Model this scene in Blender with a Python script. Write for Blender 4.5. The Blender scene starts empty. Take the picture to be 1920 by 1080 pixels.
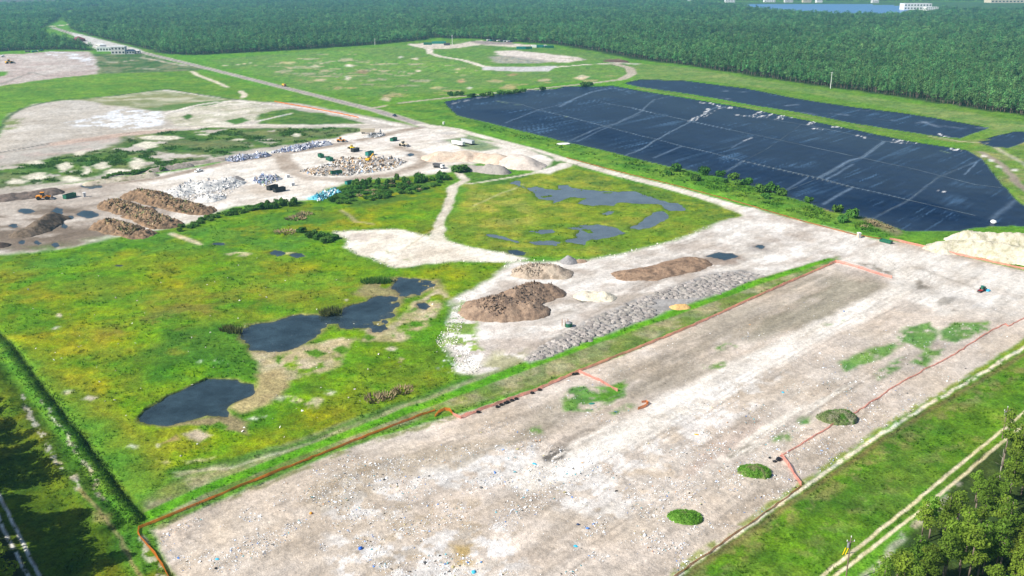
import bpy, bmesh, math, random
import numpy as np
from mathutils import Vector, Matrix
rnd = random.Random(7); rng = np.random.default_rng(7)
S_ = bpy.context.scene; COL = S_.collection

# ------------------------------------------------------------------ camera, sky, sun, exposure
F_PX, TANP, CAM_H = 1760.0, 590/1760.0, 116.0
PIT = math.atan(TANP); SP, CP = math.sin(PIT), math.cos(PIT)
cam = bpy.data.objects.new('camera', bpy.data.cameras.new('camera')); COL.objects.link(cam); S_.camera = cam
cam.location = (0, 0, CAM_H); cam.rotation_euler = (math.pi/2-PIT, 0, 0)
cam.data.lens = F_PX/1920*36; cam.data.sensor_width = 36; cam.data.clip_start = 1; cam.data.clip_end = 40000
SUN_EL, SUN_AZ = math.radians(39), math.radians(245)      # azimuth of the sun, clockwise from +Y
w = bpy.data.worlds.new('World'); S_.world = w; w.use_nodes = True
nt = w.node_tree; sky = nt.nodes.new('ShaderNodeTexSky'); sky.sky_type = 'NISHITA'; sky.sun_disc = False
sky.sun_elevation = SUN_EL; sky.sun_rotation = SUN_AZ; sky.air_density = 1.0; sky.dust_density = 1.0; sky.ozone_density = 2.0
nt.links.new(sky.outputs[0], nt.nodes['Background'].inputs[0]); nt.nodes['Background'].inputs[1].default_value = 0.075
sl = bpy.data.lights.new('sun', 'SUN'); sl.energy = 4.7; sl.angle = math.radians(0.5); sl.color = (1, 0.95, 0.87)
so = bpy.data.objects.new('sun', sl); COL.objects.link(so)
sd = Vector((math.sin(SUN_AZ)*math.cos(SUN_EL), math.cos(SUN_AZ)*math.cos(SUN_EL), math.sin(SUN_EL)))
so.rotation_euler = sd.to_track_quat('Z', 'Y').to_euler(); so.location = (-300, -100, 400)
vs = S_.view_settings; vs.view_transform = 'Standard'; vs.look = 'None'; vs.gamma = 1; vs.exposure = 0.64; vs.use_curve_mapping = False
S_.cycles.use_denoising = True; S_.cycles.max_bounces = 5; S_.cycles.volume_bounces = 0; S_.cycles.sample_clamp_indirect = 4

# ------------------------------------------------------------------ pixel of the photograph (1920x1080) -> place on the ground
def ray_t(py, h=0.0): return (CAM_H-h)/(SP+(py-540)/F_PX*CP)
def world(px, py, h=0.0):
    t = ray_t(py, h); return (px-960)/F_PX*t, (CP+(540-py)/F_PX*SP)*t
def scale_at(py): return F_PX/ray_t(py)                   # pixels per metre
def to_px(X, Y, h=0.0):
    z = CP*Y+SP*(CAM_H-h); v = SP*Y-CP*(CAM_H-h)
    return 960+F_PX*X/z, 540-F_PX*v/z

# ------------------------------------------------------------------ numpy noise
def _hash(ix, iy, s):
    h = (ix.astype(np.int64)*374761393+iy.astype(np.int64)*668265263+s*1274126177) & 0xffffffff
    h = ((h ^ (h >> 13))*1103515245) & 0xffffffff; h = ((h ^ (h >> 16))*69069) & 0xffffffff
    return ((h ^ (h >> 15)) & 0xffff)/65535.0
def vnoise(x, y, s=0):
    ix, iy = np.floor(x), np.floor(y); fx, fy = x-ix, y-iy
    fx = fx*fx*(3-2*fx); fy = fy*fy*(3-2*fy)
    a = _hash(ix, iy, s); b = _hash(ix+1, iy, s); c = _hash(ix, iy+1, s); d = _hash(ix+1, iy+1, s)
    return (a*(1-fx)+b*fx)*(1-fy)+(c*(1-fx)+d*fx)*fy
def fbm(x, y, sc, oct=4, s=0, gain=.5):
    x = np.asarray(x, float)/sc; y = np.asarray(y, float)/sc; t = 0; a = 1; n = 0
    for k in range(oct):
        t = t+a*vnoise(x*2**k+17.3*k, y*2**k-9.1*k, s+k); n += a; a *= gain
    return t/n*2-1
def sst(a, b, x):
    t = np.clip((x-a)/(b-a), 0, 1); return t*t*(3-2*t)

# ------------------------------------------------------------------ terrain lattice
XS = np.concatenate([np.arange(-820, -270, 10.), np.arange(-270, 2200, 2.5), np.arange(2200, 2760, 10.)])
YS = np.concatenate([np.linspace(-46, -2, 30)[:-1], np.arange(-2, 300, 1.6), np.arange(300, 620, 2.2), np.arange(620, 1290, 2.8), np.arange(1290, 1700, 12)])
NX, NY = len(XS), len(YS)
PX, PY = np.meshgrid(XS, YS); PX = PX.ravel(); PY = PY.ravel(); N = len(PX)
XF, YF = world(PX, PY)
C = np.zeros((N, 3)); H = np.zeros(N); VEG = np.ones(N); REG = np.zeros(N, int)
REGN = ['ground']
def reg(name):
    if name not in REGN: REGN.append(name)
    return REGN.index(name)
WX, WY = fbm(XF, YF, 14, 4, 11), fbm(XF, YF, 14, 4, 23)
WX2, WY2 = fbm(XF, YF, 3.5, 3, 31), fbm(XF, YF, 3.5, 3, 43)

def dist_poly(P, x, y, closed=True):
    best = np.full(len(x), 1e18); ins = np.zeros(len(x), bool); n = len(P)
    wid = None
    for i in range(n if closed else n-1):
        ax, ay = P[i][:2]; bx, by = P[(i+1) % n][:2]; dx, dy = bx-ax, by-ay; L = dx*dx+dy*dy+1e-9
        t = np.clip(((x-ax)*dx+(y-ay)*dy)/L, 0, 1)
        d = (x-ax-t*dx)**2+(y-ay-t*dy)**2
        if not closed and len(P[0]) > 2:
            ww = P[i][2]+(P[i+1][2]-P[i][2])*t; d = np.maximum(np.sqrt(d)-ww, 0)**2+np.minimum(np.sqrt(d)-ww, 0)*1e-3
        best = np.minimum(best, d)
        if closed:
            c = ((ay > y) != (by > y)) & (x < dx*(y-ay)/(dy if dy else 1e-9)+ax); ins ^= c
    return best, ins
def mask(pts, kind='poly', f=1.0, wp=1.0, wf=0.3, pxbox=None):
    """soft mask of a polygon or a line (points x, y[, half width in m]) laid on the ground; f and wp in metres"""
    Q = []
    for p in pts:
        X, Y = world(p[0], p[1]); Q.append((X, Y)+tuple(p[2:]))
    pad = 3*f+3*wp+3*wf+(max(q[2] for q in Q) if kind == 'line' else 0)
    x0 = min(q[0] for q in Q)-pad; x1 = max(q[0] for q in Q)+pad; y0 = min(q[1] for q in Q)-pad; y1 = max(q[1] for q in Q)+pad
    idx = np.nonzero((XF > x0) & (XF < x1) & (YF > y0) & (YF < y1))[0]
    x = XF[idx]+wp*WX[idx]+wf*WX2[idx]; y = YF[idx]+wp*WY[idx]+wf*WY2[idx]
    if kind == 'poly':
        d, ins = dist_poly(Q, x, y); d = np.where(ins, -1, 1)*np.sqrt(d); m = 1-sst(-f, f, d)
    else:
        best = np.full(len(x), 1e9)
        for i in range(len(Q)-1):
            ax, ay, aw = Q[i]; bx, by, bw = Q[i+1]; dx, dy = bx-ax, by-ay
            t = np.clip(((x-ax)*dx+(y-ay)*dy)/(dx*dx+dy*dy+1e-9), 0, 1)
            best = np.minimum(best, np.hypot(x-ax-t*dx, y-ay-t*dy)-(aw+(bw-aw)*t))
        m = 1-sst(-f, f, best)
    return idx, m
def lay(pts, col, kind='poly', f=1.0, wp=1.0, wf=.3, o=1.0, region=None, veg=None, var=None, h=None, hf=None, thr=None, stretch=None):
    """lay one land cover: col, var = (other colour, size m, amount)"""
    idx, m = mask(pts, kind, f, wp, wf)
    if thr is not None:                                   # broken cover: only where a noise field is high
        sc, lo, hi, sd_ = thr
        if stretch: 
            a, k = stretch; u = XF[idx]*math.cos(a)+YF[idx]*math.sin(a); v = -XF[idx]*math.sin(a)+YF[idx]*math.cos(a)
            m = m*sst(lo, hi, 1.5*fbm(u/k, v, sc, 5, sd_, .6))
        else: m = m*sst(lo, hi, 1.5*fbm(XF[idx], YF[idx], sc, 5, sd_, .6))
    c = np.tile(np.array(col, float), (len(idx), 1))
    if var:
        for (c2, sc, amt) in (var if isinstance(var[0][0], (tuple, list)) else [var]):
            k = sst(-.25, .35, 1.3*fbm(XF[idx], YF[idx], sc, 5, int(sc*13) % 97, .6))*amt
            c = c*(1-k[:, None])+np.array(c2)*k[:, None]
    a = (m*o)[:, None]; C[idx] = C[idx]*(1-a)+c*a
    if veg is not None: VEG[idx] = VEG[idx]*(1-m*o)+veg*m*o
    if region: REG[idx[m > .5]] = reg(region)
    if h is not None:
        i2, m2 = mask(pts, kind, hf or f, 0.5, 0); H[i2] = H[i2]*(1-m2)+h*m2
    return idx, m
line = lambda pts, col, **k: lay(pts, col, kind='line', **k)
def raise_(pts, h, f, kind='poly'):
    i, m = mask(pts, kind, f, 1, 0); H[i] += h*m
# ------------------------------------------------------------------ land covers
GRS = (.09, .235, .016); MEA = (.13, .25, .004); OLV = (.225, .225, .005); DGR = (.04, .13, .018); BRN = (.15, .12, .05)
DRT = (.515, .44, .37); WHT = (.62, .575, .52); TAN = (.37, .30, .17)
g0 = sst(-.4, .4, fbm(XF, YF, 90, 5, 3))[:, None]
C[:] = np.array(GRS)*(1-g0)+np.array((.10, .20, .022))*g0
# relief of the big landforms
HILL = [(395, 112), (520, 101), (700, 90), (800, 80), (900, 76), (1000, 84), (1150, 105), (1185, 125), (1170, 145), (1000, 160), (850, 172), (700, 180), (560, 165)]
raise_([(620, 95), (780, 88), (1000, 86), (1120, 110), (1100, 122), (920, 130), (780, 125), (640, 120)], 9, 115)
raise_([(20, 215), (110, 190), (330, 200), (480, 195), (600, 215), (560, 235), (360, 240), (120, 262), (10, 275)], 3, 26)
raise_([(-100, 108), (90, 98), (170, 102), (180, 132), (90, 142), (-100, 152)], 3, 42)
raise_([(930, 205), (1060, 178), (1180, 178), (1500, 245), (1750, 295), (1850, 365), (1800, 400), (1600, 375), (1300, 290), (1100, 245)], 4, 34)
raise_([(420, 985), (700, 850), (1090, 712), (1560, 500), (1680, 528), (1900, 590), (1700, 700), (1480, 880), (1230, 1060), (1150, 1240), (300, 1240)], 1.2, 6)
# forest floors
FOREST_R = [(2300, 300), (2100, 250), (1920, 218), (1800, 200), (1700, 184), (1600, 170), (1500, 156), (1400, 141), (1280, 122), (1190, 111), (1120, 97), (1040, 84), (940, 77), (880, 72), (840, 72), (800, 70), (720, 60), (500, 35), (260, 18), (100, 5), (300, -8), (1300, 5), (1390, 14), (1420, 21), (1480, 26), (1560, 31), (1680, 33), (1720, 30), (1770, 22), (2300, 22)]
FOREST_L = [(350, 104), (450, 99), (560, 94), (700, 84), (800, 74), (812, 66), (700, 50), (500, 28), (280, 12), (150, 18), (118, 34), (134, 54), (165, 66), (225, 80), (300, 100)]
FOREST_W = [(-300, 108), (60, 94), (120, 93), (176, 95), (160, 91), (122, 82), (80, 70), (70, 58), (90, 46), (110, 36), (125, 20), (200, 8), (-300, 8)]
FOREST_FAR = [(1000, -30), (2300, -30), (2300, 2), (1960, 3.2), (1800, 3.2), (1300, 3.2), (1240, 6)]
lay([(1230, 8), (1300, 3), (2300, 3), (2300, 22), (1780, 22), (1700, 30), (1420, 22)], (.055, .115, .035), f=10, wp=12)
for fp in (FOREST_R, FOREST_L, FOREST_W): lay(fp, (.028, .055, .016), f=8, wp=10, veg=1, region='forest_floor')
lay([(60, 6), (200, 2), (640, 0), (900, -4), (900, -46), (-300, -46), (-300, 4)], (.10, .10, .08), f=30, wp=40, region='forest_floor')
# hill of the closed landfill
lay(HILL, (.10, .215, .034), f=14, wp=10, veg=1, region='hill', var=[((.13, .235, .04), 70, .7), ((.075, .175, .03), 30, .5), ((.22, .24, .10), 30, .2)])
lay([(560, 150), (760, 165), (1000, 150), (1150, 140), (1140, 150), (1000, 164), (850, 176), (690, 186)], (.34, .28, .14), f=10, wp=14, thr=(30, .12, .4, 8), o=.75)
lay([(400, 115), (700, 95), (900, 132), (760, 165), (560, 150)], (.40, .34, .24), f=10, wp=14, thr=(26, .28, .5, 5), o=.6)
for (x, y, a, b, c) in [(600, 150, 14, 3, (.42, .36, .22)), (820, 165, 16, 3, (.36, .33, .16)), (930, 152, 18, 3, (.34, .30, .15)), (1020, 150, 14, 3, (.40, .33, .2)), (540, 118, 16, 3, (.34, .33, .15)), (655, 123, 9, 3, (.55, .5, .42)), (652, 146, 5, 4, (.6, .55, .48)), (785, 133, 6, 2, (.55, .5, .42)), (750, 107, 6, 2, (.55, .5, .42)), (865, 152, 8, 4, (.40, .27, .15)), (880, 165, 5, 2, (.6, .58, .52)), (780, 110, 6, 2, (.55, .5, .4)), (680, 135, 12, 4, (.24, .18, .1)), (590, 124, 12, 2, (.5, .45, .3)), (1090, 145, 12, 5, (.52, .45, .33)), (960, 140, 10, 3, (.3, .24, .12)), (725, 186, 10, 4, (.5, .42, .3))]:
    lay([(x-a, y), (x, y-b), (x+a, y-b*.3), (x+a*.4, y+b), (x-a*.6, y+b*.7)], c, f=3, wp=4, o=.85)
for pts in ([(640, 118), (700, 106), (760, 96)], [(690, 190), (760, 160), (820, 135), (842, 126)], [(640, 182), (720, 172), (780, 150)]):
    line([(x, y, .8) for x, y in pts], (.035, .08, .02), f=1.2, wp=2, o=.7)
# hill top
lay([(765, 84), (800, 80), (850, 84), (880, 78), (900, 76), (960, 82), (1000, 84), (990, 90), (960, 88), (900, 84), (860, 90), (820, 92), (790, 90)], (.52, .46, .38), f=4, wp=5, region='bare_ground', veg=.1)
lay([(880, 77), (960, 79), (965, 83), (900, 83)], (.26, .22, .2), f=4, wp=3)
lay([(925, 96), (960, 94), (1010, 99), (1080, 107), (1100, 111), (1060, 118), (1000, 112), (950, 106), (930, 102)], (.58, .52, .46), f=5, wp=8, region='bare_ground', veg=0)
lay([(915, 106), (960, 104), (1020, 112), (1040, 116), (1000, 119), (930, 118)], (.33, .30, .27), f=6, wp=6, o=.8)
line([(770, 83, 5), (805, 92, 5), (806, 100, 5), (830, 107, 5), (870, 113, 5), (905, 124, 5), (940, 127, 4), (1040, 126, 4), (1100, 121, 4), (1150, 119, 5)], (.56, .51, .43), f=2, wp=2, region='dirt_road', veg=0)
lay([(903, 126), (1045, 124), (1028, 134), (960, 134), (905, 131)], (.46, .45, .44), f=2, wp=1, region='dirt_road', veg=0)
lay([(1130, 112), (1160, 110), (1172, 115), (1150, 118)], (.16, .10, .08), f=4, wp=4, o=.9)
# far right verge and strips
lay([(1185, 118), (1300, 128), (1500, 163), (1700, 192), (1920, 228), (2200, 275), (2200, 330), (1920, 300), (1850, 238), (1700, 208), (1500, 172), (1300, 150), (1190, 152)], (.14, .225, .05), f=8, wp=6, region='grass_verge', veg=.8, var=[((.22, .25, .09), 30, .5), ((.08, .18, .03), 18, .5)])
lay([(1810, 290), (1850, 250), (1920, 262), (2200, 300), (2200, 520), (1980, 420), (1900, 365)], (.11, .20, .03), f=6, wp=6, region='grass_verge', var=[((.24, .24, .09), 25, .7)])
line([(1840, 285, 2), (1880, 310, 2), (1910, 345, 2.5), (1960, 385, 3), (2050, 430, 3)], (.26, .22, .17), f=1.5, wp=2, region='path', veg=.3)
line([(1850, 268, 2), (1890, 290, 2), (1940, 320, 2)], (.40, .37, .28), f=2, wp=3, o=.7)
for x, y in [(1858, 300), (1872, 312), (1902, 318), (1845, 292)]: lay([(x-6, y-2), (x+6, y-1), (x+5, y+3), (x-5, y+2)], WHT, f=1, wp=1.5, o=.8)
# left green bands
lay([(170, 102), (260, 98), (330, 118), (390, 128), (350, 135), (190, 138), (178, 120)], (.055, .12, .028), f=6, wp=8, region='grass_field', var=[((.28, .25, .16), 25, .45)])
for pts in ([(190, 117), (225, 116), (250, 113)], [(255, 128), (300, 130)], [(265, 108), (330, 120), (352, 124)], [(245, 104), (270, 105)]):
    line([(x, y, 3) for x, y in pts], (.46, .41, .33), f=2, wp=4, o=.8)
lay([(-300, 170), (0, 160), (180, 140), (360, 132), (430, 150), (520, 172), (690, 208), (760, 232), (740, 236), (690, 222), (560, 194), (470, 188), (300, 172), (110, 188), (20, 212), (-300, 262)], (.105, .225, .020), f=6, wp=4, region='grass_field', var=[((.07, .17, .018), 40, .7), ((.16, .24, .03), 18, .4)])
line([(358, 133, 3), (375, 143, 3), (400, 152, 3), (428, 164, 2.5)], (.54, .48, .37), f=2, wp=2, region='path', veg=.1)
line([(452, 171, 3), (459, 178, 3), (455, 183, 3)], (.54, .48, .37), f=1.5, wp=1, region='path', veg=.1)
line([(395, 124, 2), (440, 122, 2), (470, 118, 2)], (.5, .46, .3), f=1.5, wp=1, region='path')
# far-left bare plateau
lay([(-300, 112), (40, 101), (90, 97), (168, 97), (178, 106), (187, 138), (100, 147), (0, 161), (-300, 185)], (.42, .36, .325), f=4, wp=5, region='bare_ground', veg=0, var=[((.50, .46, .42), 30, .6), ((.36, .27, .24), 22, .5)])
lay([(84, 96), (150, 100), (176, 110), (180, 126), (170, 122), (150, 112), (90, 106)], (.60, .60, .62), f=4, wp=5, thr=(14, -.3, .2, 3))
line([(0, 158, 3), (60, 135, 2), (75, 140, 2), (85, 142, 2)], (.12, .13, .10), f=2, wp=2, o=.5)
lay([(-40, 134), (16, 134), (8, 142), (-40, 150)], GRS, f=3, wp=3)
# plateau with the white rubble
lay([(-300, 300), (-10, 262), (20, 214), (60, 196), (112, 189), (160, 187), (300, 169), (420, 184), (480, 190), (560, 194), (690, 218), (790, 240), (700, 252), (560, 275), (440, 296), (320, 318), (150, 340), (-20, 365), (-300, 400)], (.42, .38, .33), f=4, wp=4, region='bare_ground', veg=.1, var=[((.48, .45, .41), 26, .6), ((.34, .30, .25), 12, .4)])
lay([(150, 187), (300, 170), (410, 182), (440, 188), (330, 205), (270, 205), (200, 196)], (.25, .25, .12), f=5, wp=6, veg=.6, var=[((.55, .52, .42), 16, .55), ((.12, .17, .05), 30, .5)])
line([(310, 169, 2.5), (350, 174, 2.5), (412, 183, 2.5)], WHT, f=1.5, wp=1)
line([(-20, 270, 1.5), (15, 220, 2), (40, 203, 2), (110, 187, 2), (200, 181, 2), (310, 167, 2), (420, 184, 2), (445, 187, 2)], (.045, .09, .03), f=1.8, wp=2, o=.85)
lay([(120, 230), (170, 220), (228, 204), (300, 209), (313, 220), (303, 236), (240, 242), (150, 238)], (.60, .61, .63), f=4, wp=6, thr=(9, -.35, .15, 4))
lay([(312, 216), (420, 190), (480, 190), (530, 200), (548, 212), (480, 225), (410, 236), (330, 236)], (.50, .46, .38), f=4, wp=6, var=[((.62, .59, .52), 14, .6), ((.24, .25, .13), 12, .5)])
lay([(0, 290), (90, 272), (235, 252), (242, 264), (150, 284), (60, 301), (-60, 315)], (.40, .33, .29), f=3, wp=4, var=((.36, .35, .31), 14, .7))
lay([(90, 268), (240, 248), (330, 240), (330, 244), (240, 256), (90, 275)], (.46, .33, .26), f=3, wp=4, o=.7)
line([(0, 286, 1), (95, 269, 1.2)], (.07, .07, .07), f=.8, wp=1, o=.8)
lay([(10, 225), (40, 222), (45, 235), (15, 245), (2, 245)], (.17, .21, .07), f=4, wp=6, thr=(10, -.2, .3, 9))
VEGP = [(235, 257), (320, 246), (400, 239), (480, 241), (650, 238), (690, 243), (650, 255), (560, 268), (440, 287), (400, 300), (330, 309), (280, 312), (240, 322), (160, 334), (60, 348), (-40, 360), (-300, 380), (-300, 340), (0, 312), (60, 302), (120, 290), (200, 278)]
lay(VEGP, (.055, .13, .022), f=4, wp=8, region='grass_field', veg=1, thr=(26, -.5, -.25, 15), var=[((.11, .19, .03), 20, .6), ((.03, .085, .015), 12, .6), ((.24, .21, .12), 24, .35)])
lay([(480, 214), (540, 204), (640, 218), (682, 231), (600, 234), (480, 233)], (.065, .15, .025), f=3, wp=5, region='grass_field', veg=1, var=((.12, .2, .04), 12, .6))
lay([(265, 205), (330, 195), (440, 186), (400, 196), (310, 209)], (.08, .17, .03), f=3, wp=5, region='grass_field', o=.85)
lay([(418, 228), (450, 220), (470, 226), (440, 233)], (.06, .15, .025), f=2, wp=4)
lay([(338, 218), (352, 213), (362, 219), (352, 225)], (.05, .13, .02), f=2, wp=3)
for (x, y, a, b) in [(188, 310, 16, 8), (150, 287, 12, 5), (300, 258, 40, 5), (275, 272, 24, 6), (120, 312, 14, 8), (255, 307, 12, 12), (75, 330, 22, 8), (130, 335, 24, 6), (35, 340, 20, 6), (60, 305, 18, 4), (445, 262, 10, 2), (385, 252, 10, 2), (555, 253, 12, 3), (225, 322, 30, 5), (160, 320, 8, 8)]:
    lay([(x-a, y), (x-a*.3, y-b), (x+a*.7, y-b*.8), (x+a, y+b*.3), (x+a*.2, y+b), (x-a*.7, y+b*.8)], (.60, .56, .46), f=2, wp=5, wf=1, o=.9, veg=0)
line([(445, 189, 2.5), (520, 197, 2.5), (580, 203, 2.5), (640, 214, 3), (690, 223, 3), (750, 236, 4)], WHT, f=1.2, wp=1, region='path', veg=0)
line([(312, 212, 2), (370, 197, 2.5), (410, 191, 2.5), (447, 189, 2.5)], WHT, f=1.2, wp=1, region='path', veg=0)
line([(240, 246, 2), (380, 238, 3), (480, 234, 2.5), (600, 236, 2), (690, 233, 2.5)], (.58, .53, .45), f=1.2, wp=1, region='path', veg=0)
line([(478, 228, 2), (510, 221, 2), (545, 213, 2)], WHT, f=1.2, wp=1, o=.9)
# working yard
YARD = [(-300, 420), (-20, 366), (120, 346), (300, 326), (400, 308), (430, 298), (560, 275), (640, 257), (700, 240), (770, 240), (830, 238), (900, 262), (990, 277), (1052, 300), (1000, 322), (900, 306), (840, 322), (780, 330), (700, 335), (640, 345), (575, 374), (440, 388), (400, 402), (330, 425), (200, 450), (90, 470), (-20, 480), (-300, 520)]
lay(YARD, (.62, .57, .505), f=3, wp=4, wf=1, region='bare_ground', veg=0, var=[((.66, .63, .58), 22, .7), ((.42, .36, .30), 12, .5)])
lay([(-100, 372), (60, 350), (130, 348), (230, 345), (310, 360), (330, 400), (240, 440), (60, 470), (-100, 470)], (.36, .31, .265), f=5, wp=6, o=.85, var=[((.5, .46, .41), 14, .6), ((.20, .155, .12), 11, .5)])
lay([(-100, 400), (40, 405), (80, 385), (190, 395), (200, 425), (250, 432), (200, 446), (90, 468), (-100, 480)], (.15, .115, .085), f=4, wp=6, wf=1.5, thr=(13, -.3, .25, 21), o=.9, stretch=(.1, 2))
line([(-100, 388, 4), (0, 372, 4), (150, 352, 4), (300, 334, 4), (420, 306, 4), (520, 290, 5), (620, 274, 5), (700, 258, 5), (760, 244, 5), (800, 238, 5)], (.29, .235, .185), f=2, wp=1.5, region='dirt_road', veg=0, var=((.40, .34, .29), 8, .6))
line([(525, 290, 6), (545, 318, 6), (580, 335, 5), (650, 338, 5), (730, 328, 5), (785, 312, 5), (800, 298, 5), (780, 285, 4), (700, 264, 4)], (.33, .27, .215), f=2.5, wp=2, region='dirt_road', veg=0, var=((.46, .40, .34), 8, .6))
lay([(560, 325), (640, 292), (740, 292), (775, 305), (740, 322), (640, 332), (590, 332)], (.64, .60, .54), f=3, wp=3, var=((.52, .46, .4), 10, .6))
lay([(455, 350), (480, 345), (530, 365), (480, 372)], (.42, .35, .28), f=3, wp=4, o=.5)
lay([(640, 262), (690, 266), (720, 258), (800, 244), (850, 262), (790, 262), (740, 275), (690, 275)], (.63, .58, .53), f=3, wp=3, o=.7)
for (x, y, a, b) in [(830, 265, 16, 3), (765, 290, 12, 3), (840, 250, 22, 3)]: lay([(x-a, y), (x, y-b), (x+a, y), (x, y+b)], (.32, .30, .29), f=2, wp=2, o=.6)
lay([(835, 262), (880, 255), (940, 278), (900, 284), (870, 280)], (.09, .17, .04), f=3, wp=3, region='grass_field', o=.8, veg=1)
# main paved road, side roads
line([(100, 52, 6), (150, 68, 7), (200, 82, 7), (290, 104, 6), (360, 121, 6), (440, 141, 5.5), (520, 161, 5.5), (620, 186, 5.5), (700, 206, 5.5), (750, 221, 5.5), (790, 234, 6), (815, 240, 6)], (.47, .43, .36), f=2, wp=1, region='road', veg=.1)
line([(100, 52, 4), (150, 68, 4), (200, 82, 4), (290, 104, 4), (360, 121, 4), (440, 141, 4), (520, 161, 4), (620, 186, 4), (700, 206, 4), (750, 221, 4), (800, 238, 4)], (.30, .265, .245), f=.8, wp=.3, region='road', veg=0)
lay([(130, 60), (150, 64), (260, 92), (270, 98), (215, 97), (180, 92), (150, 78)], (.50, .48, .45), f=4, wp=2, region='road', veg=0)
line([(100, 49, 8), (132, 46, 8), (160, 44, 4)], (.52, .48, .38), f=4, wp=4, region='path')
line([(520, 20, 12), (535, 22, 10)], (.5, .45, .38), f=4, wp=4)
line([(695, 203, 3), (760, 192, 3), (850, 182, 3), (960, 171, 3), (1040, 163, 3), (1110, 156, 3.5), (1165, 149, 5), (1186, 138, 6), (1180, 127, 6), (1150, 119, 6)], (.38, .335, .26), f=1.5, wp=1, region='dirt_road', veg=.1)
line([(1150, 117, 6), (1190, 120, 8)], WHT, f=4, wp=4, o=.8)
RD = [(790, 234, 5), (850, 242, 5), (900, 255, 4), (1000, 281, 4), (1060, 300, 4), (1150, 325, 4), (1250, 350, 4), (1320, 370, 4), (1400, 397, 6), (1460, 420, 9)]
line(RD, (.60, .555, .48), f=1.2, wp=.8, region='dirt_road', veg=0, var=((.50, .45, .38), 9, .6))
line([(x, y+3, .7) for x, y, _ in RD[1:6]], (.40, .36, .30), f=1, wp=.6, o=.6)
# bank beside the dirt road
lay([(720, 195), (830, 190), (850, 215), (1000, 252), (1130, 282), (1260, 314), (1420, 352), (1560, 397), (1640, 412), (1700, 436), (1650, 447), (1560, 425), (1400, 378), (1250, 338), (1060, 287), (900, 244), (830, 226), (760, 212)], (.085, .205, .018), f=2.5, wp=3, region='grass_verge', veg=1, var=[((.05, .145, .016), 14, .7), ((.14, .23, .025), 20, .6)], h=1.2, hf=9)
lay([(1490, 368), (1530, 372), (1700, 432), (1690, 443), (1640, 430), (1600, 405), (1540, 392)], (.26, .20, .11), f=3, wp=4, thr=(9, -.1, .3, 2), o=.8)
lay([(1020, 325), (1060, 308), (990, 280), (1040, 296)], (.06, .15, .02), f=2, wp=2)
# upper wetland
WET = [(828, 445), (838, 420), (860, 395), (875, 340), (960, 338), (1058, 310), (1120, 325), (1250, 357), (1350, 386), (1388, 404), (1330, 425), (1270, 445), (1200, 468), (1100, 482), (960, 480), (900, 465)]
lay(WET, (.155, .22, .014), f=3, wp=3, region='wetland', veg=1, var=[((.24, .25, .03), 22, .75), ((.08, .175, .015), 11, .6)])
lay([(870, 345), (960, 350), (1010, 385), (1000, 420), (900, 430), (880, 395)], (.30, .29, .06), f=5, wp=6, o=.55, thr=(14, -.2, .3, 6))
lay([(1055, 318), (1120, 328), (1240, 357), (1350, 388), (1385, 404), (1330, 412), (1200, 365), (1060, 335)], (.055, .13, .02), f=3, wp=4, o=.7, thr=(9, -.3, .2, 7))
lay([(840, 310), (875, 308), (950, 328), (1000, 325), (950, 345), (880, 345), (855, 330)], (.09, .185, .022), f=3, wp=3, region='wetland', veg=1, var=((.05, .13, .02), 9, .6))
# main meadow
MEAD = [(-300, 540), (-20, 482), (90, 473), (200, 452), (330, 427), (430, 398), (560, 380), (575, 376), (640, 348), (760, 333), (846, 327), (838, 345), (838, 380), (822, 412), (815, 440), (735, 434), (640, 436), (650, 460), (690, 482), (745, 500), (850, 490), (955, 490), (950, 515), (900, 545), (850, 562), (838, 600), (845, 650), (885, 700), (700, 775), (560, 832), (420, 872), (330, 885), (255, 800), (60, 660), (-300, 470)]
lay(MEAD, MEA, f=3, wp=3, region='wetland', veg=1, var=[(OLV, 45, .85), ((.07, .20, .009), 24, .8), ((.05, .16, .008), 6, .4), ((.18, .145, .02), 14, .28)])
lay([(0, 475), (330, 430), (560, 392), (640, 420), (600, 470), (350, 470), (120, 500), (-60, 520)], (.065, .175, .018), f=8, wp=8, o=.8, thr=(15, -.35, .2, 18))
lay([(-20, 505), (70, 510), (110, 600), (200, 640), (240, 700), (140, 700), (0, 600)], (.225, .20, .010), f=10, wp=10, o=.7, thr=(20, -.4, .3, 28))
lay([(180, 620), (300, 560), (420, 560), (400, 640), (260, 690)], (.16, .145, .03), f=8, wp=8, o=.7, thr=(14, -.1, .4, 38))
lay([(260, 700), (330, 620), (450, 600), (470, 640), (500, 690), (400, 720), (300, 720)], (.05, .15, .012), f=6, wp=8, o=.85, thr=(14, -.35, .15, 48))
lay([(420, 470), (700, 460), (720, 520), (560, 560), (420, 560)], (.11, .225, .012), f=8, wp=8, o=.8, thr=(16, -.3, .25, 58))
lay([(330, 540), (700, 520), (720, 545), (500, 580), (330, 600)], (.20, .19, .02), f=8, wp=9, o=.5, thr=(14, -.05, .35, 68))
lay([(60, 660), (150, 690), (250, 790), (330, 860), (300, 900), (200, 820)], (.20, .19, .012), f=6, wp=6, o=.7)
lay([(250, 800), (330, 800), (480, 830), (600, 800), (760, 720), (840, 690), (700, 770), (500, 850), (380, 872), (330, 880)], (.21, .22, .012), f=5, wp=6, o=.7, thr=(16, -.3, .3, 78))
lay([(560, 380), (640, 350), (760, 333), (845, 330), (820, 350), (780, 375), (660, 390), (600, 395)], (.05, .13, .018), f=4, wp=5, o=.85, thr=(10, -.4, .1, 88))
lay([(60, 680), (100, 660), (230, 880), (310, 930), (400, 880), (300, 880), (210, 800)], (.07, .15, .012), f=5, wp=5, o=.7, thr=(10, -.4, .3, 98))
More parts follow.
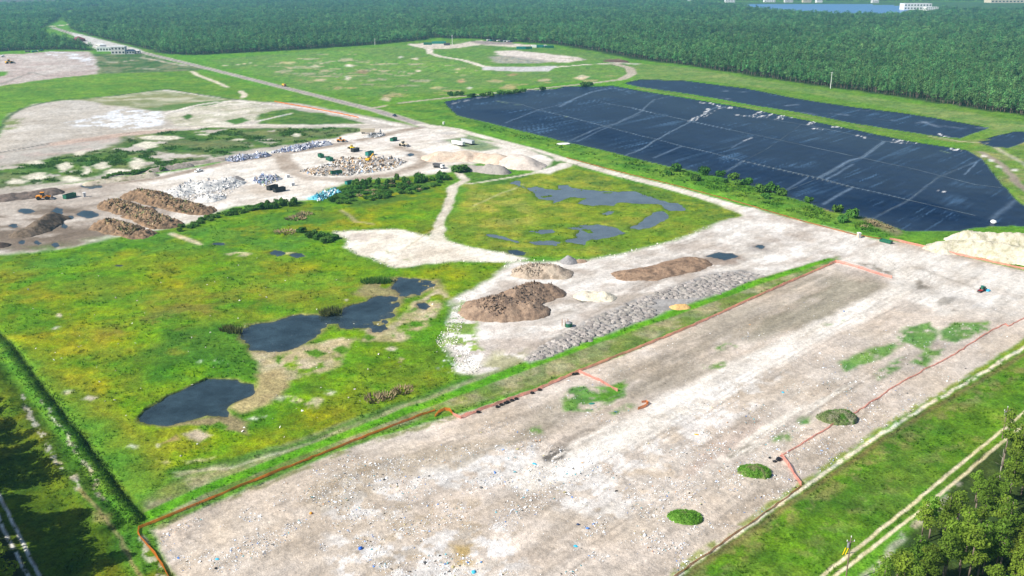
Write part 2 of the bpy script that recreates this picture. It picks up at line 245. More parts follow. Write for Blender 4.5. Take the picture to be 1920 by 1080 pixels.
for (x, y, a, b, c) in [(445, 478, 28, 5, (.45, .40, .24)), (540, 475, 15, 2, (.4, .36, .2)), (166, 747, 12, 6, (.6, .5, .42)), (127, 735, 7, 2, (.6, .55, .42)), (404, 677, 8, 4, (.8, .77, .7)), (368, 678, 4, 2, (.6, .6, .5)), (243, 838, 5, 3, (.6, .55, .45)), (292, 834, 6, 3, (.6, .55, .45)), (748, 674, 6, 5, (.62, .47, .36)), (735, 655, 12, 4, (.5, .46, .36)), (505, 745, 40, 6, (.42, .4, .25)), (590, 755, 16, 14, (.42, .38, .24)), (475, 783, 8, 4, (.65, .63, .52)), (495, 776, 8, 3, (.65, .63, .52)), (555, 748, 9, 5, (.6, .48, .36)), (622, 735, 6, 3, (.6, .55, .48)), (345, 862, 50, 3, (.4, .38, .22)), (643, 562, 8, 3, (.6, .57, .5)), (107, 592, 5, 3, (.6, .55, .45)), (110, 615, 5, 2, (.6, .55, .45))]:
    lay([(x-a, y), (x-a*.2, y-b), (x+a, y-b*.5), (x+a*.5, y+b), (x-a*.6, y+b*.6)], c, f=1, wp=2.5, wf=1.2, o=.85, thr=(4, -.5, .1, int(x) % 60))
# white fan of limerock and the track beside it
lay([(632, 436), (680, 434), (740, 430), (805, 441), (870, 460), (985, 485), (965, 493), (850, 489), (742, 502), (690, 484), (645, 462), (660, 448)], (.66, .61, .52), f=2, wp=4, wf=1, region='bare_ground', veg=0, var=[((.50, .43, .35), 12, .6), ((.7, .67, .6), 9, .6)])
lay([(660, 440), (740, 437), (730, 450), (650, 452)], (.38, .32, .28), f=3, wp=4, o=.6, thr=(7, -.2, .3, 4))
lay([(720, 468), (770, 480), (770, 496), (720, 486)], (.3, .3, .16), f=3, wp=4, thr=(6, -.1, .3, 14))
line([(858, 322, 2.5), (872, 338, 2.5), (848, 352, 2.5), (842, 375, 2.5), (835, 398, 2.5), (823, 420, 2.5), (817, 448, 3)], (.50, .45, .36), f=1, wp=1.5, wf=.8, region='path', veg=.1, var=((.60, .56, .47), 5, .7))
line([(1058, 308, 4), (1030, 318, 2.5), (1000, 325, 2), (960, 332, 1.2), (900, 342, 1.2), (870, 345, 1)], (.56, .52, .42), f=1, wp=1.5, region='path', veg=.1, o=.9)
lay([(1000, 322), (1060, 306), (1070, 310), (1030, 326)], WHT, f=2, wp=2, region='path', veg=0)
line([(890, 385, .7), (940, 362, .7), (985, 345, .7)], (.4, .38, .2), f=1, wp=1.5, o=.6)
line([(760, 465, .5), (790, 445, .5), (830, 420, .5)], (.36, .32, .2), f=.6, wp=1, o=.6)
line([(640, 395, 1), (670, 415, 1), (700, 420, 1)], (.38, .32, .2), f=1, wp=1.5, o=.6)
line([(322, 438, 1.5), (345, 446, 1.5), (378, 458, 1)], (.5, .44, .3), f=1, wp=1.5, o=.9)
# middle yard
MID = [(836, 660), (845, 600), (850, 562), (870, 548), (938, 506), (970, 492), (1100, 488), (1200, 470), (1270, 447), (1330, 424), (1388, 404), (1395, 388), (1480, 408), (1600, 438), (1660, 452), (1700, 462), (1640, 480), (1565, 486), (1420, 532), (1270, 580), (1100, 640), (985, 682), (900, 705), (868, 700)]
lay(MID, (.60, .565, .52), f=2.5, wp=3, wf=1, region='bare_ground', veg=0, var=[((.40, .345, .295), 15, .9), ((.66, .63, .59), 9, .5), ((.33, .28, .24), 6, .35)])
lay([(868, 640), (960, 600), (1080, 610), (1100, 640), (985, 685), (900, 700)], (.40, .34, .29), f=5, wp=6, thr=(8, -.1, .4, 33), o=.55, stretch=(.35, 3))
lay([(1050, 560), (1160, 540), (1320, 520), (1250, 560), (1130, 590), (1060, 590)], (.30, .25, .20), f=5, wp=6, thr=(9, -.35, .3, 34), o=.7, stretch=(.35, 3))
lay([(1280, 470), (1440, 450), (1520, 470), (1450, 500), (1330, 500)], (.34, .29, .24), f=6, wp=6, thr=(9, -.1, .4, 35), o=.6, stretch=(.35, 2.5))
lay([(1180, 515), (1290, 482), (1390, 478), (1400, 490), (1330, 505), (1220, 530)], (.21, .15, .11), f=3, wp=4, thr=(10, -.5, .1, 36), o=.8)
lay([(1395, 460), (1440, 455), (1440, 470), (1400, 472)], (.2, .18, .17), f=3, wp=4, o=.6)
lay([(850, 565), (870, 552), (880, 600), (905, 690), (870, 700), (825, 690), (830, 630)], (.70, .685, .65), f=1.2, wp=3, wf=1.6, thr=(4, -.15, .05, 37), o=.95)
lay([(860, 560), (895, 570), (900, 660), (850, 690), (825, 650)], MEA, f=1.5, wp=3, wf=1.5, thr=(5, -.02, .15, 39), o=.9, veg=1)
lay([(925, 660), (985, 655), (1010, 690), (890, 715), (890, 690)], (.30, .29, .15), f=3, wp=4, thr=(7, -.35, .2, 40), o=.85)
# strip between the meadow and the large cell
lay([(1570, 479), (1420, 522), (1270, 572), (1100, 632), (985, 676), (880, 712), (700, 785), (500, 860), (330, 900), (230, 960), (262, 992), (400, 935), (560, 872), (700, 814), (850, 768), (1000, 728), (1090, 690), (1200, 648), (1350, 583), (1500, 518), (1568, 492)], (.15, .19, .045), f=1.5, wp=1.5, region='grass_verge', veg=.8, var=[((.30, .27, .16), 9, .8), ((.08, .16, .02), 7, .5)])
line([(1555, 486, 1.5), (1420, 530, 2.3), (1270, 583, 2.5), (1100, 644, 2.6), (1000, 682, 2.5), (880, 727, 2.3), (700, 795, 1.8), (500, 872, 1.8), (380, 920, 1.8), (262, 975, 2)], (.085, .26, .010), f=.6, wp=.7, wf=.2, region='grass_verge', veg=1, var=((.11, .28, .012), 6, .7))
line([(900, 708, 1.5), (760, 758, 1.8), (640, 800, 2), (540, 838, 2), (440, 868, 1.6), (340, 890, 1)], (.29, .28, .17), f=1.2, wp=1.2, wf=.6, o=.85, var=((.15, .2, .06), 5, .6))
line([(330, 884, .6), (420, 880, .6), (540, 845, .6), (640, 806, .5)], (.42, .4, .28), f=.5, wp=.8, wf=.4, o=.8)
line([(880, 708, 1.5), (700, 775, 1.5), (560, 832, 1.5), (430, 868, 2), (330, 878, 2)], (.055, .15, .012), f=1.5, wp=2, wf=.8, o=.85)
# the large cell
CELL = [(284, 995), (400, 945), (560, 880), (700, 822), (850, 778), (1000, 733), (1092, 694), (1200, 652), (1350, 587), (1500, 521), (1562, 493), (1600, 474), (1650, 450), (1700, 455), (1920, 508), (2200, 580), (2200, 470), (2200, 470), (2200, 520), (1990, 590), (1925, 630), (1800, 718), (1650, 806), (1500, 908), (1350, 1022), (1255, 1085), (1080, 1230), (240, 1300), (330, 1085)]
lay(CELL, DRT, f=1, wp=1, wf=.5, region='bare_ground', veg=0, var=[((.53, .48, .425), 14, .6), ((.37, .325, .28), 9, .6), ((.41, .335, .25), 18, .45), ((.33, .29, .25), 4, .3)])
lay([(1560, 492), (1660, 455), (1920, 512), (2200, 560), (2000, 600), (1760, 590), (1700, 560), (1680, 520)], (.585, .55, .50), f=3, wp=3, o=.9, var=[((.44, .39, .34), 11, .6), ((.64, .61, .57), 7, .5)])
STR = (math.atan2(*(np.subtract(world(1680, 530), world(1100, 850))[::-1])), 4.0)
lay([(1400, 560), (1560, 505), (1665, 530), (1650, 560), (1400, 670), (1180, 760), (1000, 830), (900, 850), (960, 800), (1200, 680)], (.27, .235, .185), f=4, wp=5, o=.8, thr=(7, -0.50, .3, 51), stretch=STR)
lay([(1560, 520), (1650, 535), (1560, 600), (1400, 640), (1420, 590)], (.25, .225, .17), f=4, wp=4, o=.85, thr=(7, -0.55, .2, 52), stretch=STR)
lay([(1600, 490), (1680, 500), (1750, 540), (1690, 545), (1670, 520)], (.20, .175, .14), f=2, wp=3, o=.85, thr=(5, -.3, .2, 53))
line([(1690, 490, .8), (1740, 510, .8), (1800, 530, .8), (1840, 545, .5)], (.25, .22, .18), f=1.2, wp=1.2, wf=.8, o=.6)
ROADC = [(1640, 470, 5), (1690, 505, 4), (1690, 540, 4.5), (1600, 590, 5), (1500, 640, 5.5), (1400, 690, 6), (1280, 755, 6.5), (1180, 810, 6.5), (1080, 860, 6), (1000, 900, 5)]
line(ROADC, (.615, .575, .52), f=2, wp=2, wf=.8, o=.95, region='dirt_road', var=((.54, .49, .43), 7, .6))
line([(1850, 470, 2.5), (1760, 475, 3), (1690, 495, 3)], (.62, .58, .53), f=2, wp=2, o=.8)
lay([(1250, 760), (1420, 690), (1480, 700), (1420, 760), (1240, 870), (1180, 980), (1060, 960), (980, 900), (1100, 850)], (.66, .645, .625), f=2.5, wp=3, wf=1.4, thr=(4.5, -.1, .15, 61), o=.5)
lay([(790, 880), (980, 820), (1020, 850), (920, 920), (780, 920)], (.60, .61, .61), f=2, wp=3, wf=1.2, thr=(3.5, -.15, .15, 62), o=.5)
lay([(630, 900), (760, 860), (760, 960), (640, 980), (600, 950)], (.64, .64, .64), f=2, wp=3, wf=1.2, thr=(3.5, -.05, .15, 63), o=.5)
lay([(620, 1000), (950, 980), (1000, 1060), (900, 1100), (640, 1100)], (.63, .63, .63), f=2, wp=3, wf=1.2, thr=(3, -.02, .15, 64), o=.5)
lay([(560, 930), (760, 840), (920, 810), (1000, 830), (900, 880), (760, 900), (640, 990)], (.30, .25, .18), f=3, wp=4, wf=1, thr=(7, -0.30, .35, 65), o=.55, stretch=STR)
lay([(640, 960), (900, 930), (1000, 980), (960, 1060), (700, 1080)], (.33, .265, .185), f=3, wp=4, wf=1, thr=(5, .0, .35, 66), o=.6)
lay([(850, 1020), (890, 1020), (890, 1060), (850, 1060)], (.36, .25, .08), f=1.5, wp=2, wf=1, thr=(2, -.3, .1, 67), o=.8)
lay([(1010, 852), (1040, 842), (1075, 842), (1060, 860), (1020, 870)], (.06, .052, .045), f=.8, wp=1.6, wf=1, thr=(2, -.25, 0, 68), o=.85, stretch=STR)
lay([(1080, 800), (1180, 770), (1160, 800), (1060, 850), (1000, 850)], (.21, .18, .15), f=2, wp=3, wf=1, thr=(4, -.2, .25, 69), o=.75, stretch=STR)
lay([(1180, 830), (1280, 800), (1300, 880), (1200, 960), (1150, 900)], (.50, .40, .29), f=3, wp=3, thr=(6, .0, .3, 70), o=.5)
lay([(1250, 870), (1420, 780), (1480, 800), (1400, 870), (1300, 930)], (.40, .32, .27), f=3, wp=3, thr=(5, -.2, .3, 71), o=.6, stretch=STR)
lay([(1440, 770), (1650, 640), (1760, 660), (1560, 790), (1400, 870), (1380, 850)], (.40, .36, .31), f=3, wp=3, thr=(4, -.3, .3, 72), o=.6, stretch=(STR[0], 8))
lay([(1390, 820), (1500, 760), (1660, 690), (1500, 800), (1370, 860)], (.60, .56, .49), f=1.5, wp=1.5, wf=.4, thr=(2, .0, .2, 73), o=.7, stretch=(STR[0], 12))
lay([(1355, 850), (1400, 832), (1420, 838), (1370, 862)], (.19, .17, .13), f=.6, wp=1, wf=.6, thr=(1.2, -.1, .1, 74), o=.75, stretch=(STR[0], 10))
lay([(1700, 600), (1900, 560), (1990, 590), (1900, 620), (1760, 680), (1690, 640)], (.50, .44, .375), f=3, wp=3, thr=(8, -.3, .3, 75), o=.6)
lay([(1750, 555), (1800, 560), (1800, 585), (1760, 580)], (.22, .2, .17), f=2, wp=3, thr=(4, -.2, .2, 76), o=.7, stretch=STR)
for P, sd_ in (([(1690, 615), (1740, 602), (1760, 625), (1740, 660), (1690, 640)], 81), ([(1760, 620), (1790, 604), (1850, 600), (1852, 618), (1790, 642), (1765, 640)], 82), ([(1710, 680), (1740, 655), (1770, 655), (1740, 690)], 83), ([(1570, 680), (1620, 655), (1700, 640), (1660, 670), (1580, 695)], 84), ([(1340, 655), (1365, 640), (1385, 650), (1350, 660)], 85), ([(1310, 685), (1360, 680), (1350, 690), (1320, 692)], 86), ([(1050, 750), (1080, 725), (1175, 720), (1170, 740), (1110, 770), (1060, 775)], 87), ([(985, 805), (1010, 798), (1015, 812), (990, 815)], 88), ([(1140, 768), (1190, 752), (1185, 768), (1150, 775)], 89), ([(1545, 610), (1580, 598), (1575, 608), (1550, 613)], 90), ([(1110, 735), (1175, 715), (1170, 745), (1110, 752)], 91), ([(1490, 785), (1515, 780), (1510, 793), (1495, 795)], 92), ([(1450, 820), (1485, 805), (1480, 825), (1455, 830)], 93), ([(1640, 700), (1690, 670), (1690, 690), (1650, 712)], 94)):
    lay(P, (.07, .20, .016), f=1.2, wp=2, wf=1.2, thr=(4, -.85 if sd_ < 85 else -.5, -.1 if sd_ < 85 else .1, sd_), o=.88, veg=1)
line([(270, 1000, 1), (400, 945, 1.2), (560, 882, 1.2), (700, 826, 1.2), (850, 782, 1)], (.20, .21, .09), f=.8, wp=.8, wf=.6, thr=(4, -.2, .2, 95), o=.9)
def tracks(pts, gauge=1.1, wid=.28, o=.4, c=(.24, .21, .18)):
    for s in (-1, 1):
        Q = [world(*p) for p in pts]; R = []
        for i_, q in enumerate(Q):
            p0, p1 = Q[max(i_-1, 0)], Q[min(i_+1, len(Q)-1)]; dx, dy = p1[0]-p0[0], p1[1]-p0[1]; L = math.hypot(dx, dy); R.append(to_px(q[0]-dy/L*gauge*s, q[1]+dx/L*gauge*s)+(wid,))
        line(R, c, f=.25, wp=.5, wf=.15, o=o, thr=(3, -.6, .1, 77))
def arc(x, y, a, b, t0, t1): return [(x+a*math.cos(t), y+b*math.sin(t)) for t in np.linspace(t0, t1, 9)]
for P in ([(1670, 560), (1500, 655), (1300, 770), (1120, 880), (900, 1000)], [(1720, 560), (1560, 640), (1380, 745), (1210, 850), (1050, 980)], [(1640, 700), (1480, 790), (1330, 880), (1150, 1000), (1000, 1110)], [(1700, 660), (1520, 770), (1380, 860)], [(1540, 530), (1350, 620), (1130, 720), (900, 810)], [(1600, 545), (1400, 640), (1200, 730), (1000, 800)], [(560, 910), (760, 850), (950, 790)], [(1750, 520), (1690, 500), (1640, 470), (1560, 440)], [(1890, 560), (1780, 545), (1700, 515), (1650, 480)], [(1300, 1000), (1430, 900), (1550, 810)]): tracks(P)
for P in (arc(390, 1000, 50, 22, 2.2, 5.2), arc(378, 1004, 34, 16, 2.0, 5), arc(470, 1030, 30, 16, -1, 1.6), arc(560, 960, 60, 24, 2.5, 5), arc(1180, 1010, 90, 40, 3.5, 5.8), arc(760, 920, 70, 30, 1, 3), arc(1690, 520, 60, 30, -1.2, 1.3), arc(1480, 600, 80, 26, 3.2, 5)): tracks(P, .9, .24, .4)
for P in ([(1400, 420), (1300, 450), (1180, 490), (1080, 520)], [(1500, 440), (1380, 465), (1250, 520), (1100, 600), (1000, 650)], [(1330, 470), (1180, 540), (1060, 580)]): tracks(P, 1.2, .35, .4)
lay([(983, 676), (1010, 655), (1050, 630), (1110, 596), (1200, 557), (1260, 537), (1330, 513), (1390, 505), (1432, 518), (1330, 558), (1250, 584), (1180, 612), (1100, 640), (1030, 670), (995, 682)], (.30, .285, .27), f=1.5, wp=1.5, veg=0, var=[((.40, .385, .37), 3, .6), ((.22, .21, .2), 2, .5)])
# edge of the cell, lower right
EDGE = [(1200, 1130), (1262, 1082), (1350, 1020), (1440, 957), (1500, 913), (1580, 858), (1650, 812), (1720, 768), (1800, 722), (1860, 685), (1925, 642), (2100, 530)]
off = lambda P, dx, dy: [(x+dx, y+dy) for x, y in P]
lay(off(EDGE, 8, 4)+[(2300, 560), (2300, 640), (1920, 800), (1560, 1085), (1440, 1230)], (.068, .16, .010), f=1, wp=1, region='grass_field', veg=1, var=[((.09, .20, .010), 16, .8), ((.045, .12, .010), 8, .5), ((.18, .19, .05), 10, .15)])
line([(x, y, .9) for x, y in off(EDGE, -4, -3)], (.17, .22, .02), f=.6, wp=.8, wf=.5, o=.75, thr=(3, -.4, .1, 7))
line([(x, y, .55) for x, y in off(EDGE, 3, 2)], (.60, .55, .44), f=.4, wp=.6, wf=.6, o=.9, thr=(3, -.75, -.1, 8))
line([(x, y, .8) for x, y in off(EDGE, 14, 8)], (.13, .10, .045), f=1, wp=.8, wf=.5, o=.8)
line([(x, y, 2.2) for x, y in off(EDGE, 34, 22)], (.19, .18, .065), f=2, wp=1.5, wf=1, o=.65, thr=(3.5, -.25, .25, 17))
line([(x, y, 1.6) for x, y in off(EDGE, 90, 60)], (.22, .225, .07), f=3, wp=2.5, wf=1, o=.5, thr=(3, -.05, .35, 18))
line([(x, y, 2) for x, y in off(EDGE, 55, 40)], (.05, .125, .012), f=2, wp=2.5, wf=1, o=.6, thr=(5, -.3, .3, 19))
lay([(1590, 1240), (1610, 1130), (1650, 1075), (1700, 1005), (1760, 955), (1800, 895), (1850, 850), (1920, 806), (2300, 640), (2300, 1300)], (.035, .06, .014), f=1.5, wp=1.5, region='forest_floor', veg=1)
RUT1 = [(1440, 1170), (1541, 1080), (1600, 1033), (1700, 954), (1790, 880), (1872, 812), (1925, 770), (2150, 600)]
RUT2 = [(1465, 1170), (1566, 1080), (1625, 1034), (1720, 962), (1805, 892), (1880, 828), (1935, 783), (2160, 612)]
for R, ww in ((RUT1, .42), (RUT2, .42)): line([(x, y, ww) for x, y in R], (.60, .53, .37), f=.22, wp=.25, wf=.25, region='path', veg=0, var=((.40, .37, .16), 3, .5))
line([(1620, 1082, .8), (1660, 1040, .8), (1700, 1000, .8), (1760, 950, .8), (1800, 905, .6)], (.34, .31, .24), f=.7, wp=1, wf=.6, o=.8, thr=(3, -.4, .1, 29))
# lower left: bank, ditch, olive field with a wheel track
lay([(-300, 560), (-20, 610), (20, 640), (130, 780), (268, 955), (262, 1000), (330, 1085), (420, 1300), (-300, 1300)], (.075, .125, .007), f=1, wp=1, region='grass_field', veg=1, var=[((.13, .14, .008), 14, .8), ((.03, .08, .008), 5, .6)])
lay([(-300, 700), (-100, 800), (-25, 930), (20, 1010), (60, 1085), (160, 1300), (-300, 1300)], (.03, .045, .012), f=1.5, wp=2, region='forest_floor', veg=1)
lay([(-30, 600), (15, 640), (120, 775), (262, 950), (258, 1000), (310, 1070), (240, 1080), (150, 930), (60, 760), (-30, 660)], (.07, .18, .014), f=2, wp=2, wf=.8, veg=1, var=[((.04, .12, .012), 5, .6), ((.11, .19, .02), 8, .5)])
line([(40, 740, .5), (62, 790, .6), (90, 840, .6), (125, 885, .6), (150, 915, .5)], (.50, .46, .36), f=.4, wp=1, wf=1, o=.9, thr=(2.2, -.15, .15, 44))
line([(75, 740, .4), (110, 800, .4), (140, 840, .5), (165, 880, .5), (200, 950, .4)], (.36, .34, .27), f=.4, wp=1, wf=1, o=.85, thr=(2.2, -.1, .2, 45))
line([(150, 915, .5), (190, 965, .4), (240, 1040, .4), (270, 1090, .4)], (.25, .21, .09), f=.4, wp=.6, wf=.6, o=.8)
lay([(170, 960), (205, 965), (200, 985), (172, 980)], (.25, .20, .09), f=1, wp=1.5, o=.6)
line([(262, 1010, .7), (285, 1050, .8), (310, 1095, .8)], (.42, .40, .30), f=.5, wp=1, wf=.8, o=.8, thr=(2, -.2, .15, 46))
TRK = [(-60, 800), (0, 932), (35, 1003), (75, 1082), (160, 1250)], [(-85, 810), (-18, 940), (12, 1003), (53, 1082), (130, 1250)]
for R in TRK: line([(x, y, .34) for x, y in R], (.62, .60, .55), f=.18, wp=.2, wf=.25, region='path', veg=0, thr=(1.6, -.6, -.2, 47))
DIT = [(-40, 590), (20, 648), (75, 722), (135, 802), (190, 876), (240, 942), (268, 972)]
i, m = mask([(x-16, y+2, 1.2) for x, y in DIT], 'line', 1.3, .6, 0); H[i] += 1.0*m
i, m = mask([(x+5, y, .7) for x, y in DIT], 'line', .9, .4, 0); H[i] -= 1.3*m; C[i] = C[i]*(1-.6*m[:, None])+np.array((.03, .06, .012))*.6*m[:, None]  # ditch also darkened in colour along its line of shade
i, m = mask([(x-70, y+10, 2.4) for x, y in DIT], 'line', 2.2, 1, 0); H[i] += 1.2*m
# vegetated relief
ve = sst(.4, .9, VEG)
cot = 1/np.maximum(SP+(PY-540)/F_PX*CP, .03); att = np.minimum(1, (2.4/cot)**1.6)
H += att*(ve*(.35*fbm(XF, YF, 5, 4, 71)+.5*np.maximum(fbm(XF, YF, 9, 4, 72), 0))+(1-ve)*.16*fbm(XF, YF, 3, 4, 73))
# grain of the covers: wheel streaks and stains on bare ground, clumps and thin spots in the grass
ub = XF*math.cos(STR[0])+YF*math.sin(STR[0]); vb = -XF*math.sin(STR[0])+YF*math.cos(STR[0])
bm_ = (1-sst(.25, .6, VEG))*sst(-.4, -.1, VEG)
n1 = fbm(ub/9, vb, 2.0, 4, 131, .65); n2 = fbm(ub/4, vb, 6, 5, 132, .65); n3 = fbm(XF, YF, 1.3, 3, 133, .7)
gr = 1.05+bm_*(.24*n1+.26*n2+.24*n3)
C *= np.clip(gr, .55, 1.3)[:, None]; wm = (bm_*np.clip(-n2*1.2, 0, .8))[:, None]; C *= 1-wm*np.array([.02, .06, .12])
vm = sst(.5, .9, VEG)
n4 = fbm(XF, YF, 2.4, 4, 141, .7); n5 = fbm(XF, YF, 7, 4, 142, .65); n6 = fbm(ub/3, vb, 5, 4, 143, .65)
C *= np.clip(1+vm*(0.34*n4+.25*n5+.22*n6), .45, 1.5)[:, None]
C *= 1+(vm*np.clip(n5*1.2, -.5, .5))[:, None]*np.array([.25, .0, -.1])
# ------------------------------------------------------------------ ponds
def z7(P): return [(880+x/4.571, 320+y/4.571) for x, y in P]
def z6(P): return [(440+x/4.8, 500+y/4.8) for x, y in P]
PONDS = []
def pond(name, pts, lvl, f=.9, wp=2, wf=1.0, rim=(.10, .12, .03), rimw=2.0, thr=None):
    """the bed dips under the level of a flat water sheet, so the shore is where ground and water meet"""
    idx, m = mask(pts, 'poly', rimw, wp, wf); i2, mm = mask(pts, 'poly', f, wp, wf); mf = np.zeros(N); mf[i2] = mm
    if thr: mf[i2] *= sst(thr[1]-.12, thr[2]+.12, fbm(XF[i2], YF[i2], thr[0], 5, thr[3], .6))
    mr = np.zeros(N); mr[idx] = m; idx = np.union1d(idx, i2); m = mr[idx]
    a = (np.clip(m*1.2, 0, 1)*.8)[:, None]; C[idx] = C[idx]*(1-a)+np.array(rim)*(.75+.5*sst(-.3, .3, WX2[idx]))[:, None]*a
    i3, md = mask(pts, 'poly', max(2.2*rimw, 2.5), wp, wf); md = (sst(.5, .95, md)*sst(.5, .9, mf[i3]))[:, None]; C[i3] = C[i3]*(1-md)+np.array((.012, .02, .02))*md
    H[idx] = H[idx]*(1-m)+(lvl+.45*(.5-mf[idx]))*m
    REG_W[mf > .5] = 1; PONDS.append((name, np.nonzero(mf > .06)[0], lvl))
REG_W = np.zeros(N, int)
lay([(475, 662), (560, 652), (640, 636), (690, 615), (740, 610), (770, 570), (830, 540), (845, 560), (800, 610), (740, 640), (660, 640), (620, 690), (540, 715), (500, 705), (480, 690)], (.40, .33, .19), f=1.5, wp=3, wf=1.2, veg=.2, thr=(9, -.55, -.1, 99), var=[((.46, .40, .28), 8, .7), ((.16, .19, .03), 6, .4)])
lay([(690, 520), (740, 520), (820, 525), (835, 540), (760, 560), (700, 560), (660, 550)], (.27, .22, .12), f=2, wp=3, o=.8, thr=(7, -.3, .1, 20))
lay([(425, 765), (480, 730), (480, 700), (532, 688), (545, 730), (500, 755), (450, 775)], (.37, .30, .15), f=1.5, wp=2, wf=1, veg=.2, o=.95, var=((.26, .2, .1), 5, .6))
lay([(300, 800), (430, 778), (465, 790), (468, 820), (440, 812), (400, 800)], (.25, .195, .11), f=1.2, wp=2, wf=1, veg=.2, o=.9)
lay([(340, 818), (365, 808), (398, 818), (375, 830)], (.42, .35, .25), f=1, wp=1.5, wf=.8, veg=.2)
lay([(300, 832), (330, 818), (340, 826)], (.30, .2, .11), f=.8, wp=1, wf=.6, o=.8)
for x, y, a, b in [(380, 805, 14, 8), (415, 800, 16, 10), (690, 632, 12, 7), (595, 662, 24, 9), (640, 655, 16, 8), (525, 675, 7, 8), (720, 575, 8, 4), (775, 580, 7, 4), (735, 628, 5, 3)]:
    lay([(x-a, y), (x, y-b), (x+a, y), (x, y+b)], (.08, .19, .012), f=.8, wp=1.5, wf=1, veg=1)
pond('pond', z6([(20, 600), (110, 520), (290, 490), (560, 430), (780, 425), (950, 435), (960, 370), (1180, 300), (1250, 255), (1420, 250), (1400, 180), (1420, 90), (1560, 100), (1800, 125), (1810, 190), (1680, 240), (1650, 265), (1560, 250), (1500, 290), (1440, 410), (1420, 510), (1380, 560), (1240, 600), (1200, 560), (960, 570), (930, 520), (820, 520), (760, 610), (580, 750), (380, 790), (160, 770), (60, 670)]), -.35, wp=2.2, wf=1.8, rim=(.24, .19, .10), rimw=2.2, thr=(9, -.46, -.30, 6))
pond('pond', z6([(1620, 340), (1700, 320), (1780, 360), (1740, 400), (1650, 385)]), -.35, wp=.6, rim=(.3, .24, .14), rimw=1)
pond('pond', [(255, 790), (273, 766), (320, 739), (360, 722), (378, 711), (443, 712), (475, 722), (480, 740), (427, 763), (433, 787), (400, 781), (322, 801), (287, 797)], -.4, wp=1.8, wf=1.4, rim=(.17, .14, .07), rimw=1.6)
for P in ([(340, 110), (380, 85), (440, 85), (450, 120), (500, 150), (600, 130), (690, 160), (760, 165), (760, 120), (860, 120), (900, 150), (1000, 155), (1280, 175), (1400, 175), (1500, 205), (1620, 245), (1800, 280), (1880, 340), (1700, 350), (1620, 290), (1400, 280), (1280, 270), (1240, 300), (1060, 300), (930, 285), (1000, 240), (850, 230), (740, 290), (720, 255), (600, 245), (580, 210), (490, 160), (400, 120)],
          [(1560, 360), (1660, 345), (1750, 410), (1660, 440), (1560, 500), (1450, 510), (1340, 490), (1430, 460), (1490, 420)],
          [(820, 490), (990, 460), (1130, 460), (1290, 490), (1360, 540), (1200, 580), (1040, 590), (990, 650), (820, 610), (820, 590), (900, 580), (920, 510)],
          [(480, 520), (740, 490), (750, 530), (620, 540)], [(110, 545), (200, 545), (320, 570), (450, 605), (420, 620), (300, 595), (150, 570)],
          [(500, 610), (620, 590), (720, 600), (820, 620), (740, 655), (560, 640)], [(1100, 370), (1180, 340), (1280, 350), (1180, 385)]):
    pond('marsh_water', z7(P), -.3, wp=2, wf=1.4, rim=(.06, .13, .015), rimw=2.5, thr=(9, -.5, -.3, 16))
pond('pool', z7([(310, 680), (400, 675), (490, 700), (480, 725), (400, 730), (320, 715)]), -.3, wp=.8)
for x, y, a, b in [(412, 457, 18, 3), (520, 475, 17, 6), (558, 479, 17, 5), (222, 498, 9, 2)]:
    pond('puddle', [(x-a, y), (x-a*.3, y-b), (x+a*.6, y-b*.7), (x+a, y+b*.2), (x, y+b)], -.15, wp=1, rim=(.12, .13, .05), rimw=1)
for x, y, a, b in [(50, 396, 16, 6), (108, 398, 14, 9), (95, 458, 0, 0), (165, 402, 22, 8), (120, 424, 8, 6), (135, 408, 10, 4), (25, 424, 10, 5), (40, 455, 9, 5), (70, 456, 7, 5), (103, 460, 10, 5), (170, 350, 24, 4), (290, 388, 10, 3), (1355, 480, 34, 8), (1425, 463, 12, 4), (1094, 563, 11, 6), (770, 290, 8, 3), (860, 281, 0, 0)]:
    if a: pond('puddle', [(x-a, y), (x-a*.3, y-b), (x+a*.6, y-b*.7), (x+a, y+b*.2), (x, y+b)], -.12, wp=1.6, wf=.8, rim=(.13, .10, .08), rimw=1.4)
pond('lake', [(1395, 8), (1480, 8.5), (1560, 8), (1660, 9.5), (1715, 14), (1690, 24), (1570, 24), (1460, 19), (1400, 13)], 0, f=4, wp=8, rim=(.3, .26, .16), rimw=12)
# ------------------------------------------------------------------ liner covers
TARP1 = [(832, 191), (900, 179), (1000, 168), (1046, 166), (1058, 162), (1150, 161), (1200, 170), (1300, 186), (1400, 203), (1500, 223), (1600, 243), (1700, 264), (1810, 281), (1840, 297), (1862, 325), (1882, 350), (1905, 374), (1930, 392), (2040, 450), (2040, 470), (1920, 424), (1860, 424), (1800, 432), (1700, 434), (1640, 411), (1560, 396), (1500, 376), (1420, 351), (1330, 327), (1260, 313), (1200, 299), (1130, 281), (1060, 266), (1000, 251), (900, 226), (856, 216)]
TARP2 = [(1170, 156), (1200, 149), (1280, 151), (1400, 166), (1500, 186), (1600, 201), (1700, 213), (1780, 226), (1855, 240), (1800, 259), (1760, 256), (1600, 231), (1500, 211), (1400, 195), (1300, 177), (1200, 163)]
TARP3 = [(1830, 266), (1870, 254), (1905, 246), (2060, 262), (2060, 276), (1935, 262), (1893, 277), (1860, 275)]
BLK = (.001, .009, .032)
for T, nm in ((TARP1, 'tarp_a'), (TARP2, 'tarp_b'), (TARP3, 'tarp_c')):
    lay(T, BLK, f=.7, wp=1.2, wf=.6, region=nm, veg=-1)
line([(1195, 165, 4), (1300, 182, 4), (1500, 217, 3.5), (1700, 253, 3.5), (1795, 266, 4), (1850, 262, 3)], (.11, .20, .03), f=1.5, wp=1.5, region='grass_verge', veg=1, var=((.22, .24, .08), 14, .6), h=.8, hf=12)
